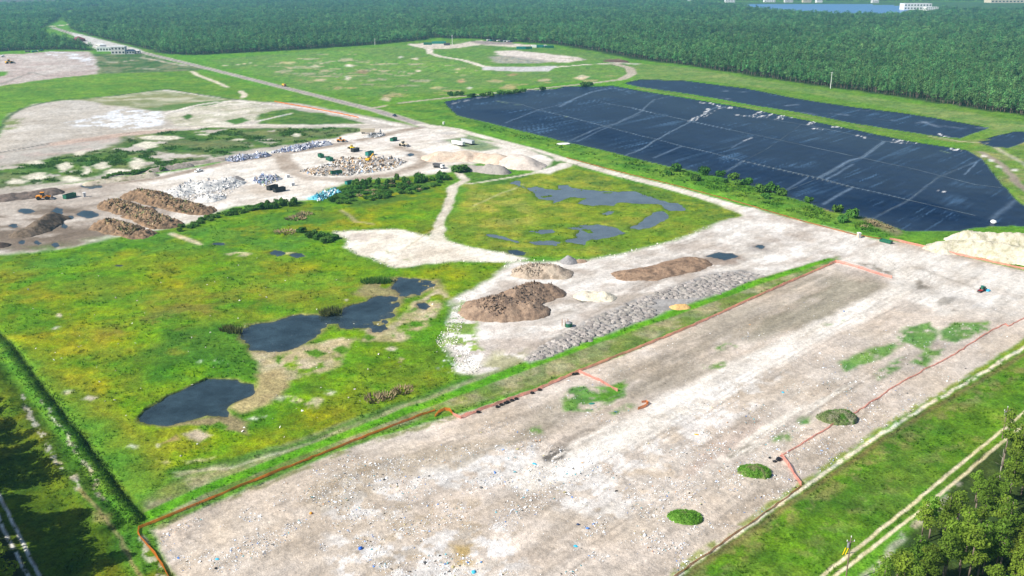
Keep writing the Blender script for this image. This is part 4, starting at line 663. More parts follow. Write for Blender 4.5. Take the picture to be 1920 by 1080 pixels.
pile('scrap_heap', 'small heap of blue and white scrap near the black dumpsters', 'scrap heap', [(488, 340, 515, 336, 5, 2.2)], (.44, .45, .46), (.34, .35, .34), .6, .8)
pile('blue_debris_heap', 'bright cyan debris heap among the tall yard shrubs', 'debris heap', [(588, 372, 628, 360, 4, 1.6)], (.16, .50, .60), (.10, .36, .45), .5, .8, c3=(.5, .6, .6))
pile('salvage_heap', 'white salvage heap next to the beige box trailer', 'scrap heap', [(690, 257, 714, 254, 4, 1.8)], (.6, .59, .57), (.45, .44, .42), .5, .8, c3=(.2, .2, .2))
pile('limerock_windrow', 'far white limerock windrow on top of the grass hill', 'rock pile', [(935, 101, 1000, 104, 8, 2), (1000, 106, 1085, 112, 8, 2)], (.56, .5, .43), (.40, .35, .29), 1.4, 2, sc=9, c3=(.22, .22, .12))
pile('earth_pile', 'dark far earth pile on the hill beside the pine forest', 'earth pile', [(1135, 115, 1168, 116, 9, 3)], (.15, .095, .075), (.12, .08, .065), .4, 2)
for (x, y, lab, R, h) in ((1414, 884, 'grass covered mound nearest to the black bags', 3.1, 1.5), (1284, 970, 'grass covered mound closest to the bottom edge', 2.9, 1.4)):
    pile('grass_mound', lab, 'grass mound', [(x-8, y, x+8, y, R, h)], (.09, .21, .025), (.13, .26, .04), .45, .22, .8, sc=.8, c3=(.20, .20, .10))
pile('grass_mound', 'half bare grass mound touching the orange silt barrier', 'grass mound', [(1555, 783, 1580, 781, 4.0, 2.0)], (.06, .15, .02), (.14, .17, .07), .45, .25, .8, sc=.9, c3=(.26, .25, .17))
# ------------------------------------------------------------------ grey dumped heaps
M['heap'] = mat('grey_spoil', (.315, .29, .265), 1, .05, noise=((.4, .3), (1.6, .2)), rand=.2, bump=(.5, .25))
def heap_mesh(seed, n=11):
    r = random.Random(seed); V = []; F = []; rings = [(1.0, 0), (.82, .38), (.52, .74), (.22, .95)]
    ph = [r.uniform(.8, 1.15) for _ in range(n)]
    for k, (rr, z) in enumerate(rings):
        for i in range(n):
            a = 2*math.pi*i/n+.2*k; q = rr*ph[i]*r.uniform(.75, 1.2); V.append((q*math.cos(a), q*math.sin(a), z*r.uniform(.6, 1.25) if k else -.2))
    V.append((0, 0, .98))
    for k in range(3): F += [(k*n+i, k*n+(i+1) % n, (k+1)*n+(i+1) % n, (k+1)*n+i) for i in range(n)]
    F += [(3*n+i, 3*n+(i+1) % n, 4*n) for i in range(n)]
    me = bpy.data.meshes.new('spoil_heap'); me.from_pydata(V, [], F); me.polygons.foreach_set('use_smooth', [True]*len(F)); me.materials.append(M['heap']); return me
HM = [heap_mesh(k) for k in range(6)]
def in_poly(P, x, y):
    c = False
    for i in range(len(P)):
        ax, ay = P[i]; bx, by = P[(i+1) % len(P)]
        if (ay > y) != (by > y) and x < (bx-ax)*(y-ay)/(by-ay)+ax: c = not c
    return c
HB = [(983, 674), (1010, 655), (1050, 632), (1110, 598), (1200, 560), (1260, 540), (1330, 516), (1390, 508), (1428, 518), (1330, 556), (1295, 558), (1240, 572), (1250, 582), (1180, 610), (1100, 638), (1030, 668), (995, 680)]
y = 512.0; cnt = 0; row = 0
while y < 682:
    s = scale_at(y); dxp = 2.5*s; x = 975+(row % 2)*dxp*.5
    while x < 1440:
        xx, yy = x+rnd.uniform(-.25, .25)*dxp, y+rnd.uniform(-2.0, 2.0)
        if in_poly(HB, xx, yy) and cnt < 299 and not (1225 < xx < 1320 and 560 < yy < 590):
            o = bpy.data.objects.new('spoil_heap', rnd.choice(HM)); o.location = G(xx, yy); k = rnd.uniform(1.2, 1.7); o.scale = (k, k*rnd.uniform(.85, 1.2), rnd.uniform(.4, .78)); o.rotation_euler = (0, 0, rnd.uniform(0, 6.3))
            link(o, label='grey dumped spoil heap, one of many crowded along the green strip', category='spoil heap', group='grey spoil heaps along the green strip'); cnt += 1
        x += dxp
    y += 2.5*s*.27; row += 1
# ------------------------------------------------------------------ silt fences
M['fence_orange'] = mat('orange_barrier_fabric', (.75, .24, .04), .8, .2, noise=((2.5, .25),), transl=.45); M['fence_salmon'] = mat('faded_barrier_fabric', (.95, .46, .37), .8, .2, noise=((2.5, .22),), transl=.5); M['fence_rust'] = mat('dusty_barrier_fabric', (.46, .19, .07), .8, .2, noise=((4, .4),), transl=.4)
for k_ in ('fence_orange', 'fence_salmon', 'fence_rust'):      # open plastic netting: light passes between the strands
    n_ = M[k_].node_tree; tp = n_.nodes.new('ShaderNodeBsdfTransparent'); mx = n_.nodes.new('ShaderNodeMixShader'); mx.inputs[0].default_value = .4; om = n_.nodes['Material Output']; src = om.inputs['Surface'].links[0].from_socket
    n_.links.new(src, mx.inputs[1]); n_.links.new(tp.outputs[0], mx.inputs[2]); n_.links.new(mx.outputs[0], om.inputs['Surface'])
POST = MB().box((0, 0, .5), (.06, .06, 1.1)).mesh('post', M['rust'])
def fence(label, pts, m, h=.9, gap=6.0, posts=True, wob=.25, maxposts=280):
    P = [G(*p) for p in pts]; root = thing('silt_fence', label, 'silt fence', P[0], group='orange silt fences'); base = P[0]; Q = []
    for (x0, y0), (x1, y1) in zip(pts[:-1], pts[1:]):
        a, b = G(x0, y0), G(x1, y1); n = max(1, int((b-a).length/2.0))
        for k in range(n): Q.append((x0+(x1-x0)*k/n, y0+(y1-y0)*k/n))
    Q.append(pts[-1]); Q = [G(*q) for q in Q]; V = []; F = []
    for i, q in enumerate(Q):
        d = Q[min(i+1, len(Q)-1)]-Q[max(i-1, 0)]; d.z = 0; d.normalize(); nr = Vector((-d.y, d.x, 0)); lean = nr*rnd.uniform(-wob, wob); hh = h*rnd.uniform(.75, 1.05)
        q = q-base
        V += [q-nr*.12-Vector((0, 0, .2)), q+nr*.12-Vector((0, 0, .2)), q+lean+nr*.05+Vector((0, 0, hh)), q+lean-nr*.05+Vector((0, 0, hh))]
        if i:
            b = 4*i; F += [(b-4+k, b+k, b+(k+1) % 4, b-4+(k+1) % 4) for k in range(4)]
    F += [(0, 1, 2, 3), (len(V)-1, len(V)-2, len(V)-3, len(V)-4)]
    MB().add(V, F).obj('netting', m, root)
    if posts:
        step = max(1, int(gap/2), -(-len(Q)//maxposts))
        for q in Q[::step]:
            o = bpy.data.objects.new('post', POST); o.location = q-base; o.scale = (1, 1, h*.95); link(o, root)
fence('orange silt fence around the near left corner of the large bare cell', [(335, 1110), (318, 1083), (290, 1040), (258, 1000), (261, 991), (330, 963), (450, 913), (560, 869), (700, 813), (790, 779), (815, 770)], M['fence_orange'], .7, 4)
fence('short orange fence bent into a hook at the top of the long left fence', [(815, 782), (822, 774), (833, 769), (843, 771), (850, 778)], M['fence_orange'], 1.0, 4)
fence('long salmon silt fence along the left side of the large cell', [(850, 778), (864, 785), (900, 770), (1000, 735), (1086, 697), (1200, 652), (1300, 611), (1420, 556), (1500, 521), (1567, 492)], M['fence_salmon'], 1.0, 6)
fence('short salmon fence closing the far left corner of the large cell', [(1567, 492), (1600, 500), (1635, 511), (1672, 522)], M['fence_salmon'], 1.2, 5)
fence('orange fence spur reaching into the large cell by the green patch', [(1084, 698), (1105, 706), (1130, 718), (1158, 734)], M['fence_salmon'], 1.0, 5)
fence('small curved orange fence scrap standing alone in the large cell', [(1196, 768), (1208, 764), (1215, 758), (1212, 754), (1203, 755)], M['fence_orange'], .9, 3)
fence('reddish silt fence along the right side of the large cell', [(1463, 857), (1500, 835), (1560, 798), (1600, 777), (1690, 717), (1750, 685), (1790, 665), (1850, 625), (1885, 608), (1890, 612), (1925, 595), (2040, 530)], M['fence_salmon'], .45, 7)
fence('bright orange fence crossing from the black bags to the grass edge', [(1466, 856), (1478, 875), (1490, 893), (1502, 911)], M['fence_salmon'], 1.1, 4)
fence('red brown silt fence along the grass edge at the bottom', [(1503, 913), (1440, 958), (1350, 1022), (1262, 1084), (1200, 1130)], M['fence_rust'], .5, 5)
fence('orange silt fence below the cream stockpile at the far right', [(1668, 449), (1720, 461), (1800, 479), (1860, 492), (1940, 510)], M['fence_salmon'], 1.0, 6)
fence('dusty rust fence between the long dirt road and the green bank', [(1062, 296), (1150, 320), (1250, 344), (1320, 362), (1400, 384), (1500, 414), (1600, 440), (1655, 449)], M['fence_rust'], .6, 8)
fence('distant orange fence on the grass beside the paved road', [(515, 191), (560, 199), (640, 214), (672, 221)], M['fence_orange'], 1.1, 8)
# ------------------------------------------------------------------ vehicles and containers
def wheel(parent, x, y, r, wd=.35):
    o = MB().cyl((0, -wd/2, 0), (0, wd/2, 0), r, n=12).obj('wheel', M['rubber'], parent); o.location = (x, y, r); return o
def rolloff(label, px, py, rz, m, l=6.7, w=2.5, h=1.9, fill=None):
    t = thing('roll_off_container', label, 'dumpster', G(px, py), rz, 'roll-off containers')
    b = MB(); b.box((0, 0, .25), (l, w, .2))
    for s in (-1, 1): b.box((0, s*(w/2-.05), .35+h/2), (l, .1, h-.1)); b.box((s*(l/2-.05), 0, .35+h/2), (.1, w-.2, h-.1))
    b.obj('bin_body', m, t); r = MB()
    for k in range(6):
        for s in (-1, 1): r.box((-l/2+.5+k*(l-1)/5, s*(w/2+.05), .3+h/2), (.14, .1, h))
    r.obj('ribs', m, t); e = MB()
    for s in (-1, 1): e.box((0, s*w/2, .38+h), (l+.1, .16, .14)); e.box((s*l/2, 0, .38+h), (.16, w-.2, .14))
    e.obj('rim', m, t); a = MB()
    for x in (-l/2+.4, l/2-.4):
        for s in (-1, 1): a.cyl((x, s*.8-.1, .12), (x, s*.8+.1, .12), .13)
    a.obj('rollers', M['steel'], t)
    if fill:
        f = MB()
        for k in range(26): f.box((rnd.uniform(-l/2+.5, l/2-.5), rnd.uniform(-w/2+.4, w/2-.4), .3+h*rnd.uniform(.6, 1.0)), (rnd.uniform(.4, 1.2), rnd.uniform(.3, .8), rnd.uniform(.2, .5)), rnd.uniform(0, 3))
        f.obj('load', fill, t)
    return t
hd = heading
rolloff('nearer of two black dumpsters beside the small blue scrap heap', 524, 359, hd((512, 361), (536, 356)), M['bin_black'], 7)
rolloff('farther of two black dumpsters beside the small blue scrap heap', 511, 355, hd((500, 358), (522, 352)), M['bin_black'], 7)
rolloff('dark green dumpster on the loop road below the debris mound', 631, 327, hd((620, 328), (642, 326)), M['bin_green'], 6.7)
rolloff('green dumpster on the pale ground at the left of the debris mound', 602, 295, hd((596, 292), (608, 298)), M['bin_green'], 6)
rolloff('long green dumpster sunk against the upper debris mound', 618, 301, hd((610, 298), (626, 304)), M['bin_green'], 6.7)
rolloff('teal dumpster with a bright end right of the dark one', 693, 291, hd((684, 293), (702, 288)), M['bin_teal'], 6.5, 2.5, 2.2)
rolloff('blackish dumpster standing just below the yellow loader', 666, 284, hd((658, 286), (674, 282)), M['bin_black'], 6.5, fill=M['steel'])
rolloff('dark green dumpster alone beside the road near the beige trailer', 738, 264, hd((730, 266), (746, 261)), M['bin_green'], 6.5)
rolloff('long green dumpster on the brown yard beside the orange loader', 131, 371, hd((119, 373), (143, 367)), M['bin_green'], 7)
rolloff('flat green dumpster in the grass at the end of the green bank', 1661, 455, hd((1648, 451), (1674, 458)), M['bin_green'], 5.5, 2, .9)
rolloff('dark bluish container by the cyan debris at the yard edge', 655, 345, hd((648, 346), (662, 343)), M['bin_teal'], 5, 2.2, 1.5)
def pickup(label, px, py, rz, m):
    t = thing('pickup_truck', label, 'pickup truck', G(px, py), rz); L = 5.6
    MB().prism([(-2.8, .5), (2.8, .5), (2.8, 1.05), (1.3, 1.15), (-2.8, 1.15)], -.95, .95).obj('body', m, t)
    MB().prism([(-.9, 1.15), (1.2, 1.15), (.6, 1.85), (-.7, 1.85)], -.85, .85).obj('cab', m, t)
    MB().prism([(.72, 1.22), (1.24, 1.2), (.68, 1.8)], -.78, .78).obj('windscreen', M['glass_dark'], t)
    for s in (-1, 1): MB().box((-.05, s*.86, 1.5), (1.2, .03, .42)).obj('side_window', M['glass_dark'], t)
    MB().box((-1.85, 0, 1.17), (1.6, 1.6, .06)).obj('bed', M['dark_grey'], t)
    for x in (-1.75, 1.8):
        for s in (-1, 1): wheel(t, x, s*.9, .4, .28)
    return t
pickup('white pickup truck driving on the yard road by the dirt berm', 373, 322, hd((366, 323), (382, 319)), M['white_paint'])
pickup('dark green pickup truck on the paved road near its bend', 740, 218, hd((734, 216), (746, 220)), M['dark_blue'])
def loader(label, px, py, rz, m, k=1.0):
    t = thing('wheel_loader', label, 'wheel loader', G(px, py), rz); t.scale = (k, k, k)
    MB().prism([(-3.2, .9), (-.6, .9), (-.4, 2.1), (-3.2, 1.9)], -1.1, 1.1).obj('engine_body', m, t)
    MB().box((.9, 0, 1.2), (2.2, 1.6, .8)).obj('front_frame', m, t)
    MB().box((-.5, 0, 2.5), (1.5, 1.5, 1.5), taper=.9).obj('cab', M['glass_dark'], t)
    MB().box((-.5, 0, 3.3), (1.7, 1.6, .15)).obj('cab_roof', m, t)
    for s in (-1, 1): MB().box((2.4, s*.55, 1.5), (2.6, .25, .4), ry=.35).obj('lift_arm', m, t)
    MB().prism([(3.2, .15), (4.6, .15), (4.4, .5), (3.5, .7), (3.4, 1.5), (3.2, 1.5)], -1.5, 1.5).obj('bucket', M['steel'], t)
    for x in (-2.1, 1.5):
        for s in (-1, 1): wheel(t, x, s*1.15, .85, .65)
    return t
loader('orange wheel loader next to the long scrap row', 640, 266, hd((634, 266), (648, 266)), M['orange'], 1.0)
loader('orange wheel loader parked in front of the long earth bank', 83, 374, hd((72, 374), (98, 373)), M['orange'], 1.2)
loader('yellow loader behind the blackish dumpster', 659, 279, hd((664, 279), (652, 277)), M['safety_yellow'], .8)
loader('tan loader with dark attachments alone on the pale yard', 757, 274, hd((748, 272), (768, 275)), M['beige_paint'], 1.1)
loader('yellow loader on the far left bare plateau', 18, 119, hd((6, 120), (34, 118)), M['yellow'], 1.6)
def excavator(label, px, py, rz, m, k=1.0):
    t = thing('excavator', label, 'excavator', G(px, py), rz); t.scale = (k, k, k)
    for s in (-1, 1): MB().prism([(-2, .3), (-1.7, 0), (1.7, 0), (2, .3), (2, .6), (1.7, .9), (-1.7, .9), (-2, .6)], s*1.2-.3, s*1.2+.3).obj('track', M['rubber'], t)
    MB().box((-.4, 0, 1.55), (3.2, 2.5, 1.2)).obj('engine_house', m, t)
    MB().box((.9, .7, 2.1), (1.4, 1, 1.6)).obj('cab', M['glass_dark'], t)
    MB().box((2.6, -.3, 3.0), (4.2, .5, .6), ry=-.55).obj('boom', m, t)
    MB().box((5.0, -.3, 3.0), (3.0, .4, .45), ry=.95).obj('stick', m, t)
    MB().prism([(5.5, 1.0), (6.3, 1.5), (6.2, .6), (5.6, .4)], -.9, .3).obj('bucket', M['steel'], t)
    return t
e = excavator('orange excavator working on top of the demolition debris', 692, 307, hd((690, 307), (710, 301)), M['yellow'], 1.05); e.location.z += 1.5
def trailer(label, px, py, rz, m, L=12, h=2.2, w=2.5, nw=2, cat='dump trailer'):
    t = thing('dump_trailer', label, cat, G(px, py), rz)
    MB().prism([(-L/2, 1.1), (L/2-.6, 1.1), (L/2, 1.1+h), (-L/2, 1.1+h)], -w/2, w/2).obj('dump_body', m, t)
    MB().box((0, 0, .95), (L-1, .9, .25)).obj('chassis', M['dark_grey'], t)
    for k in range(nw):
        for s in (-1, 1): wheel(t, -L/2+1.2+1.3*k, s*(w/2-.2), .5, .4)
    for s in (-1, 1): MB().box((L/2-2, s*.7, .5), (.2, .2, 1)).obj('landing_leg', M['steel'], t)
    return t
trailer('white dump trailer, lower of the two parked by the sand pile', 859, 273, hd((884, 277), (848, 271)), M['white_paint'], 11)
trailer('grey dump trailer, upper of the two parked by the sand pile', 877, 270, hd((902, 275), (866, 267)), M['grey_wall'], 13)
t = trailer('beige box trailer in front of the white salvage heap', 690, 250, hd((676, 250), (706, 249)), M['beige_paint'], 11, 2.6, cat='box trailer')
def truck(label, px, py, rz, mc, mb, L=8):
    t = thing('truck', label, 'truck', G(px, py), rz)
    MB().prism([(L/2-2, .8), (L/2, .8), (L/2, 1.8), (L/2-.3, 2.7), (L/2-2, 2.7)], -1.15, 1.15).obj('cab', mc, t)
    MB().prism([(L/2-.33, 1.85), (L/2+.02, 1.85), (L/2-.27, 2.55), (L/2-.4, 2.55)], -1.0, 1.0).obj('windscreen', M['glass_dark'], t)
    MB().prism([(-L/2, 1.2), (L/2-2.3, 1.2), (L/2-2.2, 2.8), (-L/2-.2, 2.6)], -1.2, 1.2).obj('bed', mb, t)
    MB().box((-.5, 0, .9), (L-1, .9, .3)).obj('chassis', M['dark_grey'], t)
    for x in (-L/2+1, -L/2+2.2, L/2-1.2):
        for s in (-1, 1): wheel(t, x, s*1.05, .5, .35)
    return t
truck('white truck with dark chassis near the yard exit bush', 823, 315, hd((812, 313), (834, 317)), M['white_paint'], M['dark_grey'], 8.5)
truck('brown dump truck driving on the far paved road', 533, 162, hd((527, 160), (541, 164)), M['rust'], M['yellow'], 7.5)
truck('pale green truck on the far left plateau beside the forest', 66, 98, hd((58, 98), (74, 97)), M['white_paint'], M['bin_teal'], 10)
truck('darker green truck right of the pale one on the far plateau', 78, 96, hd((70, 97), (84, 95)), M['bin_teal'], M['bin_green'], 10)
truck('grey truck left of the pale green one on the far plateau', 52, 98, hd((46, 98), (60, 98)), M['dark_grey'], M['dark_grey'], 8)
truck('small white truck at the far left image edge', 5, 107, hd((0, 108), (12, 106)), M['white_paint'], M['white_paint'], 7)
# service cage, porta cabins, machine in the large yard
t = thing('steel_bin', 'round green steel bin with a bare rod cage beside the grey heaps', 'bin', G(1066, 612))
MB().cyl((0, 0, 0), (0, 0, 1.3), 1.35, 1.35, 14).obj('tank', M['bin_green'], t); MB().cyl((0, 0, 1.3), (0, 0, 1.75), 1.2, .8, 12).obj('load', M['steel'], t)
for k in range(8):
    a = k*math.pi/4; MB().cyl((-1.2+math.cos(a)*1.2, .3+math.sin(a)*1.1, 0), (-1.2+math.cos(a)*1.2, .3+math.sin(a)*1.1, 2.6), .06, n=5).obj('rod', M['rust'], t)
t = thing('farm_tractor', 'parked machine with green hood and red deck on the bare yard', 'tractor', G(1842, 545), hd((1832, 548), (1858, 535))); t.scale = (.72, .72, .72)
MB().box((1.6, 0, 1.3), (2.6, 1.1, .9)).obj('hood', M['bin_green'], t); MB().box((-.3, .2, 1.9), (1.3, 1.3, 1.5), taper=.85).obj('cab', M['bin_green'], t); MB().box((-.3, .2, 2.72), (1.5, 1.5, .12)).obj('cab_roof', M['bin_teal'], t)
MB().box((-3.0, 0, .8), (3.6, 2.0, .3)).obj('deck', M['red_paint'], t); MB().box((-2.6, .9, 1.1), (4.4, .12, .5)).obj('side_rail', M['white_paint'], t); MB().box((-4.4, 0, .7), (1.6, 1.8, .5)).obj('hitch_frame', M['dark_grey'], t)
for x, r in ((-.6, .9), (2.3, .6)):
    for s in (-1, 1): wheel(t, x, s*1.0, r, .45)
for s in (-1, 1): wheel(t, -3.6, s*1.0, .45, .3)
def bag(label, px, py, m, r=(.8, .6, .4), cat='bag', name='bag', group=None):
    b = bmesh.new(); bmesh.ops.create_icosphere(b, subdivisions=2, radius=1)
    rr = random.Random(int(px*7+py))
    for v in b.verts: v.co *= rr.uniform(.8, 1.15); v.co.z = max(v.co.z, -.6)
    me = bpy.data.meshes.new(name); b.to_mesh(me); b.free(); me.materials.append(m); o = link(bpy.data.objects.new(name, me), label=label, category=cat); o.location = G(px, py)+Vector((0, 0, r[2]*.4)); o.scale = r; o.rotation_euler = (0, 0, rr.uniform(0, 3))
    if group: o['group'] = group
    return o
bag('bright blue sheet piled at the foot of the parked machine', 1852, 545, M['cyan_plastic'], (1.5, 1.0, .4), 'tarp', 'blue_sheet')
bag('large black bag lying by the corner of the right silt fence', 1460, 862, M['black_plastic'], (1.0, .7, .45)); bag('middle sized black bag left of the large one by the fence corner', 1452, 866, M['black_plastic'], (.6, .45, .35)); bag('smallest black bag of three near the fence corner', 1443, 859, M['black_plastic'], (.4, .35, .3))
bag('bright blue crumpled plastic in the near litter field', 676, 1029, M['blue_plastic'], (.55, .45, .35), 'plastic litter', 'plastic_scrap'); bag('pale cyan sheet lying near the bottom right litter', 1079, 1024, M['cyan_plastic'], (.5, .45, .12), 'plastic litter', 'plastic_scrap')
bag('cyan plastic wad at the bottom edge of the litter', 888, 1073, M['cyan_plastic'], (.6, .5, .25), 'plastic litter', 'plastic_scrap'); bag('light blue sheet beside the dark trench in the cell', 1002, 870, M['cyan_plastic'], (.7, .4, .15), 'plastic litter', 'plastic_scrap'); bag('teal plastic scrap near the near left corner of the cell', 407, 1049, M['cyan_plastic'], (.45, .3, .2), 'plastic litter', 'plastic_scrap')
bag('black scrap below the teal plastic at the near left corner', 405, 1066, M['black_plastic'], (.4, .3, .2), 'plastic litter', 'plastic_scrap'); bag('orange bucket-sized scrap near the left litter edge', 583, 963, M['orange'], (.4, .35, .3), 'plastic litter', 'plastic_scrap'); bag('teal sheet on the green patch in the cell', 1110, 757, M['bin_teal'], (.9, .5, .15), 'plastic litter', 'plastic_scrap')
bag('dark navy bag in the middle of the near litter field', 1084, 984, M['dark_blue'], (.4, .3, .25), 'plastic litter', 'plastic_scrap'); bag('orange plastic scrap on the pale haul track', 1306, 815, M['orange'], (.7, .3, .15), 'plastic litter', 'plastic_scrap'); bag('pale blue sheet at the edge of the haul track', 1468, 736, M['cyan_plastic'], (.6, .4, .15), 'plastic litter', 'plastic_scrap')
# tyres along the silt fence
TY = bpy.data.meshes.new('tyre'); b = bmesh.new()
n, k = 14, 7
vs_ = [[b.verts.new(((.42+.17*math.cos(2*math.pi*j/k))*math.cos(2*math.pi*i/n), (.42+.17*math.cos(2*math.pi*j/k))*math.sin(2*math.pi*i/n), .16+.16*math.sin(2*math.pi*j/k))) for j in range(k)] for i in range(n)]
for i in range(n):
    for j in range(k): b.faces.new((vs_[i][j], vs_[(i+1) % n][j], vs_[(i+1) % n][(j+1) % k], vs_[i][(j+1) % k]))
b.to_mesh(TY); b.free(); TY.materials.append(M['rubber'])
for (x, y) in [(897, 774), (933, 764), (940, 760), (948, 757), (952, 755), (960, 752), (968, 749), (998, 738), (1012, 732), (1076, 703), (1082, 702)]:
    o = bpy.data.objects.new('tyre', TY); o.location = G(x, y); o.scale = (1.1, 1.1, 1.6); link(o, label='black tyre lying along the inside of the salmon silt fence', category='tyre', group='tyres along the salmon silt fence')
# cabins and posts
def cabin(name, label, cat, px, py, d, m, mr):
    t = thing(name, label, cat, G(px, py), hd((px-5, py), (px+5, py-1)))
    MB().box((0, 0, d[2]/2), d).obj('shell', m, t); MB().box((0, 0, d[2]+.1), (d[0]+.2, d[1]+.2, .2), taper=.8).obj('roof', mr, t); MB().box((0, -d[1]/2-.03, d[2]*.45), (d[0]*.6, .06, d[2]*.85)).obj('door', M['grey_wall'], t); return t
cabin('portable_toilet', 'cream portable toilet beside the road at the green bank end', 'portable toilet', 1610, 446, (1.4, 1.4, 2.4), M['beige_paint'], M['white_paint'])
cabin('portable_toilet', 'white portable toilet near the green yard dumpster', 'portable toilet', 159, 369, (1.4, 1.4, 2.4), M['white_paint'], M['white_paint'])
cabin('marker_cabinet', 'small white cabinet where the road bends at the green bank', 'cabinet', 832, 233, (1.2, 1.2, 1.8), M['white_paint'], M['white_paint'])
for (x, y, lab) in ((540, 333, 'white box on the loop road, farther of two'), (549, 348, 'white box near the black dumpsters, nearer of two')): cabin('storage_box', lab, 'box', x, y, (2.2, 1.8, 1.7), M['white_paint'], M['white_paint'])
t = bag('white liner offcut hanging over the green bank', 1057, 270, M['white_paint'], (5.5, 3.5, .5), 'sheet', 'white_sheet'); t.rotation_euler = (0, 0, .3)
bag('white sheet scrap at the corner of the black liner by the stockpile', 1862, 418, M['white_paint'], (1.2, 1.6, 1.2), 'sheet', 'white_sheet')
# utility poles
def upole(label, px, py, h, arm=True):
    t = thing('utility_pole', label, 'utility pole', G(px, py))
    MB().cyl((0, 0, -.3), (0, 0, h), .17, .11).obj('pole', M['wood_pole'], t)
    MB().box((0, 0, h-1.0), (1.6, .12, .12)).obj('crossarm', M['wood_pole'], t)
    MB().cyl((-.35, 0, h-2.3), (-.35, 0, h-1.2), .27, n=10).obj('transformer', M['steel'], t)
    for x in (-.7, 0, .7): MB().cyl((x, 0, h-.95 if x else h), (x, 0, h-.6 if x else h+.35), .08, n=6).obj('insulator', M['white_paint'], t)
    return t
upole('utility pole with grey transformer standing by the wheel ruts', 1585, 1092, 10.5)
upole('utility pole half hidden by pines at the far end of the ruts', 1879, 822, 9)
for i, (x, y, h) in enumerate(((1557, 166, 17), (848, 84, 16), (703, 84, 10))):
    t = thing('steel_mast', ['tall pale mast rising in front of the right forest edge', 'pale mast on the far hill top before the forest', 'slim mast at the left end of the far hill'][i], 'mast', G(x, y)); MB().cyl((0, 0, 0), (0, 0, h), .35, .2).obj('shaft', M['white_paint'], t); MB().box((0, 0, h-.5), (2.4, .3, .3)).obj('crossarm', M['white_paint'], t)
t = thing('guy_guards', 'pair of yellow guy wire guards in the grass beside the pole', 'guy wire', G(1580, 1040))
for k in range(2):
    MB().cyl((k*.55, 0, 0), (k*.55+.35, -.3, 1.9), .09, n=6).obj('guard', M['safety_yellow'], t)
# ------------------------------------------------------------------ far buildings
def building(name, label, px, py, d, m, mr, rows=2, cols=6, cat='building', rz=0, gable=True):
    t = thing(name, label, cat, G(px, py), rz); L, W, Hh = d
    MB().box((0, 0, Hh/2), d).obj('wall', m, t)
    if gable: MB().add([(-L/2-.5, -W/2-.5, Hh), (L/2+.5, -W/2-.5, Hh), (L/2+.5, W/2+.5, Hh), (-L/2-.5, W/2+.5, Hh), (-L/2+W*.3, 0, Hh+W*.22), (L/2-W*.3, 0, Hh+W*.22)], [(0, 1, 5, 4), (2, 3, 4, 5), (1, 2, 5), (3, 0, 4), (3, 2, 1, 0)]).obj('roof', mr, t)
    else: MB().box((0, 0, Hh+.2), (L+.6, W+.6, .4)).obj('roof', mr, t)
    wm = MB().box((0, 0, 0), (L/cols*.5, .1, Hh/rows*.45)).mesh('window', M['glass_dark'])
    for r in range(rows):
        for c in range(cols):
            o = bpy.data.objects.new('window', wm); o.location = (-L/2+L*(c+.5)/cols, -W/2-.06, Hh*(r+.5)/rows); link(o, t)
    return t
rr = hd((110, 58), (290, 105))
building('service_building', 'dark red roofed low building beside the far paved road', 149, 77, (26, 16, 4.5), M['maroon_roof'], M['maroon_roof'], 1, 6, rz=rr)
building('tank_building', 'white boxy building, tallest beside the far road', 224, 101, (20, 14, 11), M['pale_wall'], M['white_paint'], 2, 4, rz=.15, gable=False)
building('scale_house', 'white low scale house left of the tall boxy building', 197, 96, (22, 10, 6), M['white_paint'], M['white_paint'], 1, 5, rz=.15, gable=False)
building('scale_house', 'long pale canopy behind the white scale house', 190, 89, (30, 10, 5), M['pale_wall'], M['white_paint'], 1, 6, rz=rr, gable=False)
building('storage_shed', 'bluish small shed at the right of the tall boxy building', 246, 101, (12, 8, 5), M['grey_wall'], M['dark_blue'], 1, 3, rz=.1)
building('site_hut', 'small white hut at the right end of the far yard', 258, 100, (8, 6, 4), M['pale_wall'], M['pale_wall'], 1, 2, rz=.1)
for i, (x, y, L, h, m, mr, lab) in enumerate([(1442, 4, 46, 11, 'white_paint', 'pale_wall', 'pale blue house, leftmost on the far lake shore'), (1478, 4.5, 34, 12, 'pale_wall', 'grey_wall', 'whitish lake house second from the left on the far shore'), (1512, 4.8, 34, 11, 'beige_paint', 'tan_roof', 'beige lake house in the middle of the far shore row'), (1535, 5, 24, 11, 'white_paint', 'pale_wall', 'small white lake house at the right of the shore row'), (1368, 4.5, 40, 11, 'white_paint', 'pale_wall', 'white house in trees left of the lake'), (1290, 3.5, 40, 12, 'pale_wall', 'grey_wall', 'faint grey house far left of the lake'), (1640, 5.5, 26, 10, 'pale_wall', 'pale_wall', 'low pale house on the far shore near the white block')]):
    building('lake_house', lab, x, y, (L, 22, h), M[m], M[mr], 2, 6, 'house')
building('white_block', 'large white building standing in trees right of the lake', 1716, 18, (92, 40, 20), M['white_paint'], M['white_paint'], 2, 9, gable=False)
building('white_annex', 'low white annex touching the right of the large white building', 1745, 19.5, (40, 24, 11), M['white_paint'], M['white_paint'], 2, 6, gable=False)
building('tan_roof_hall', 'long tan roofed hall at the far top right corner', 1885, 5, (150, 60, 12), M['beige_paint'], M['tan_roof'], 1, 10)
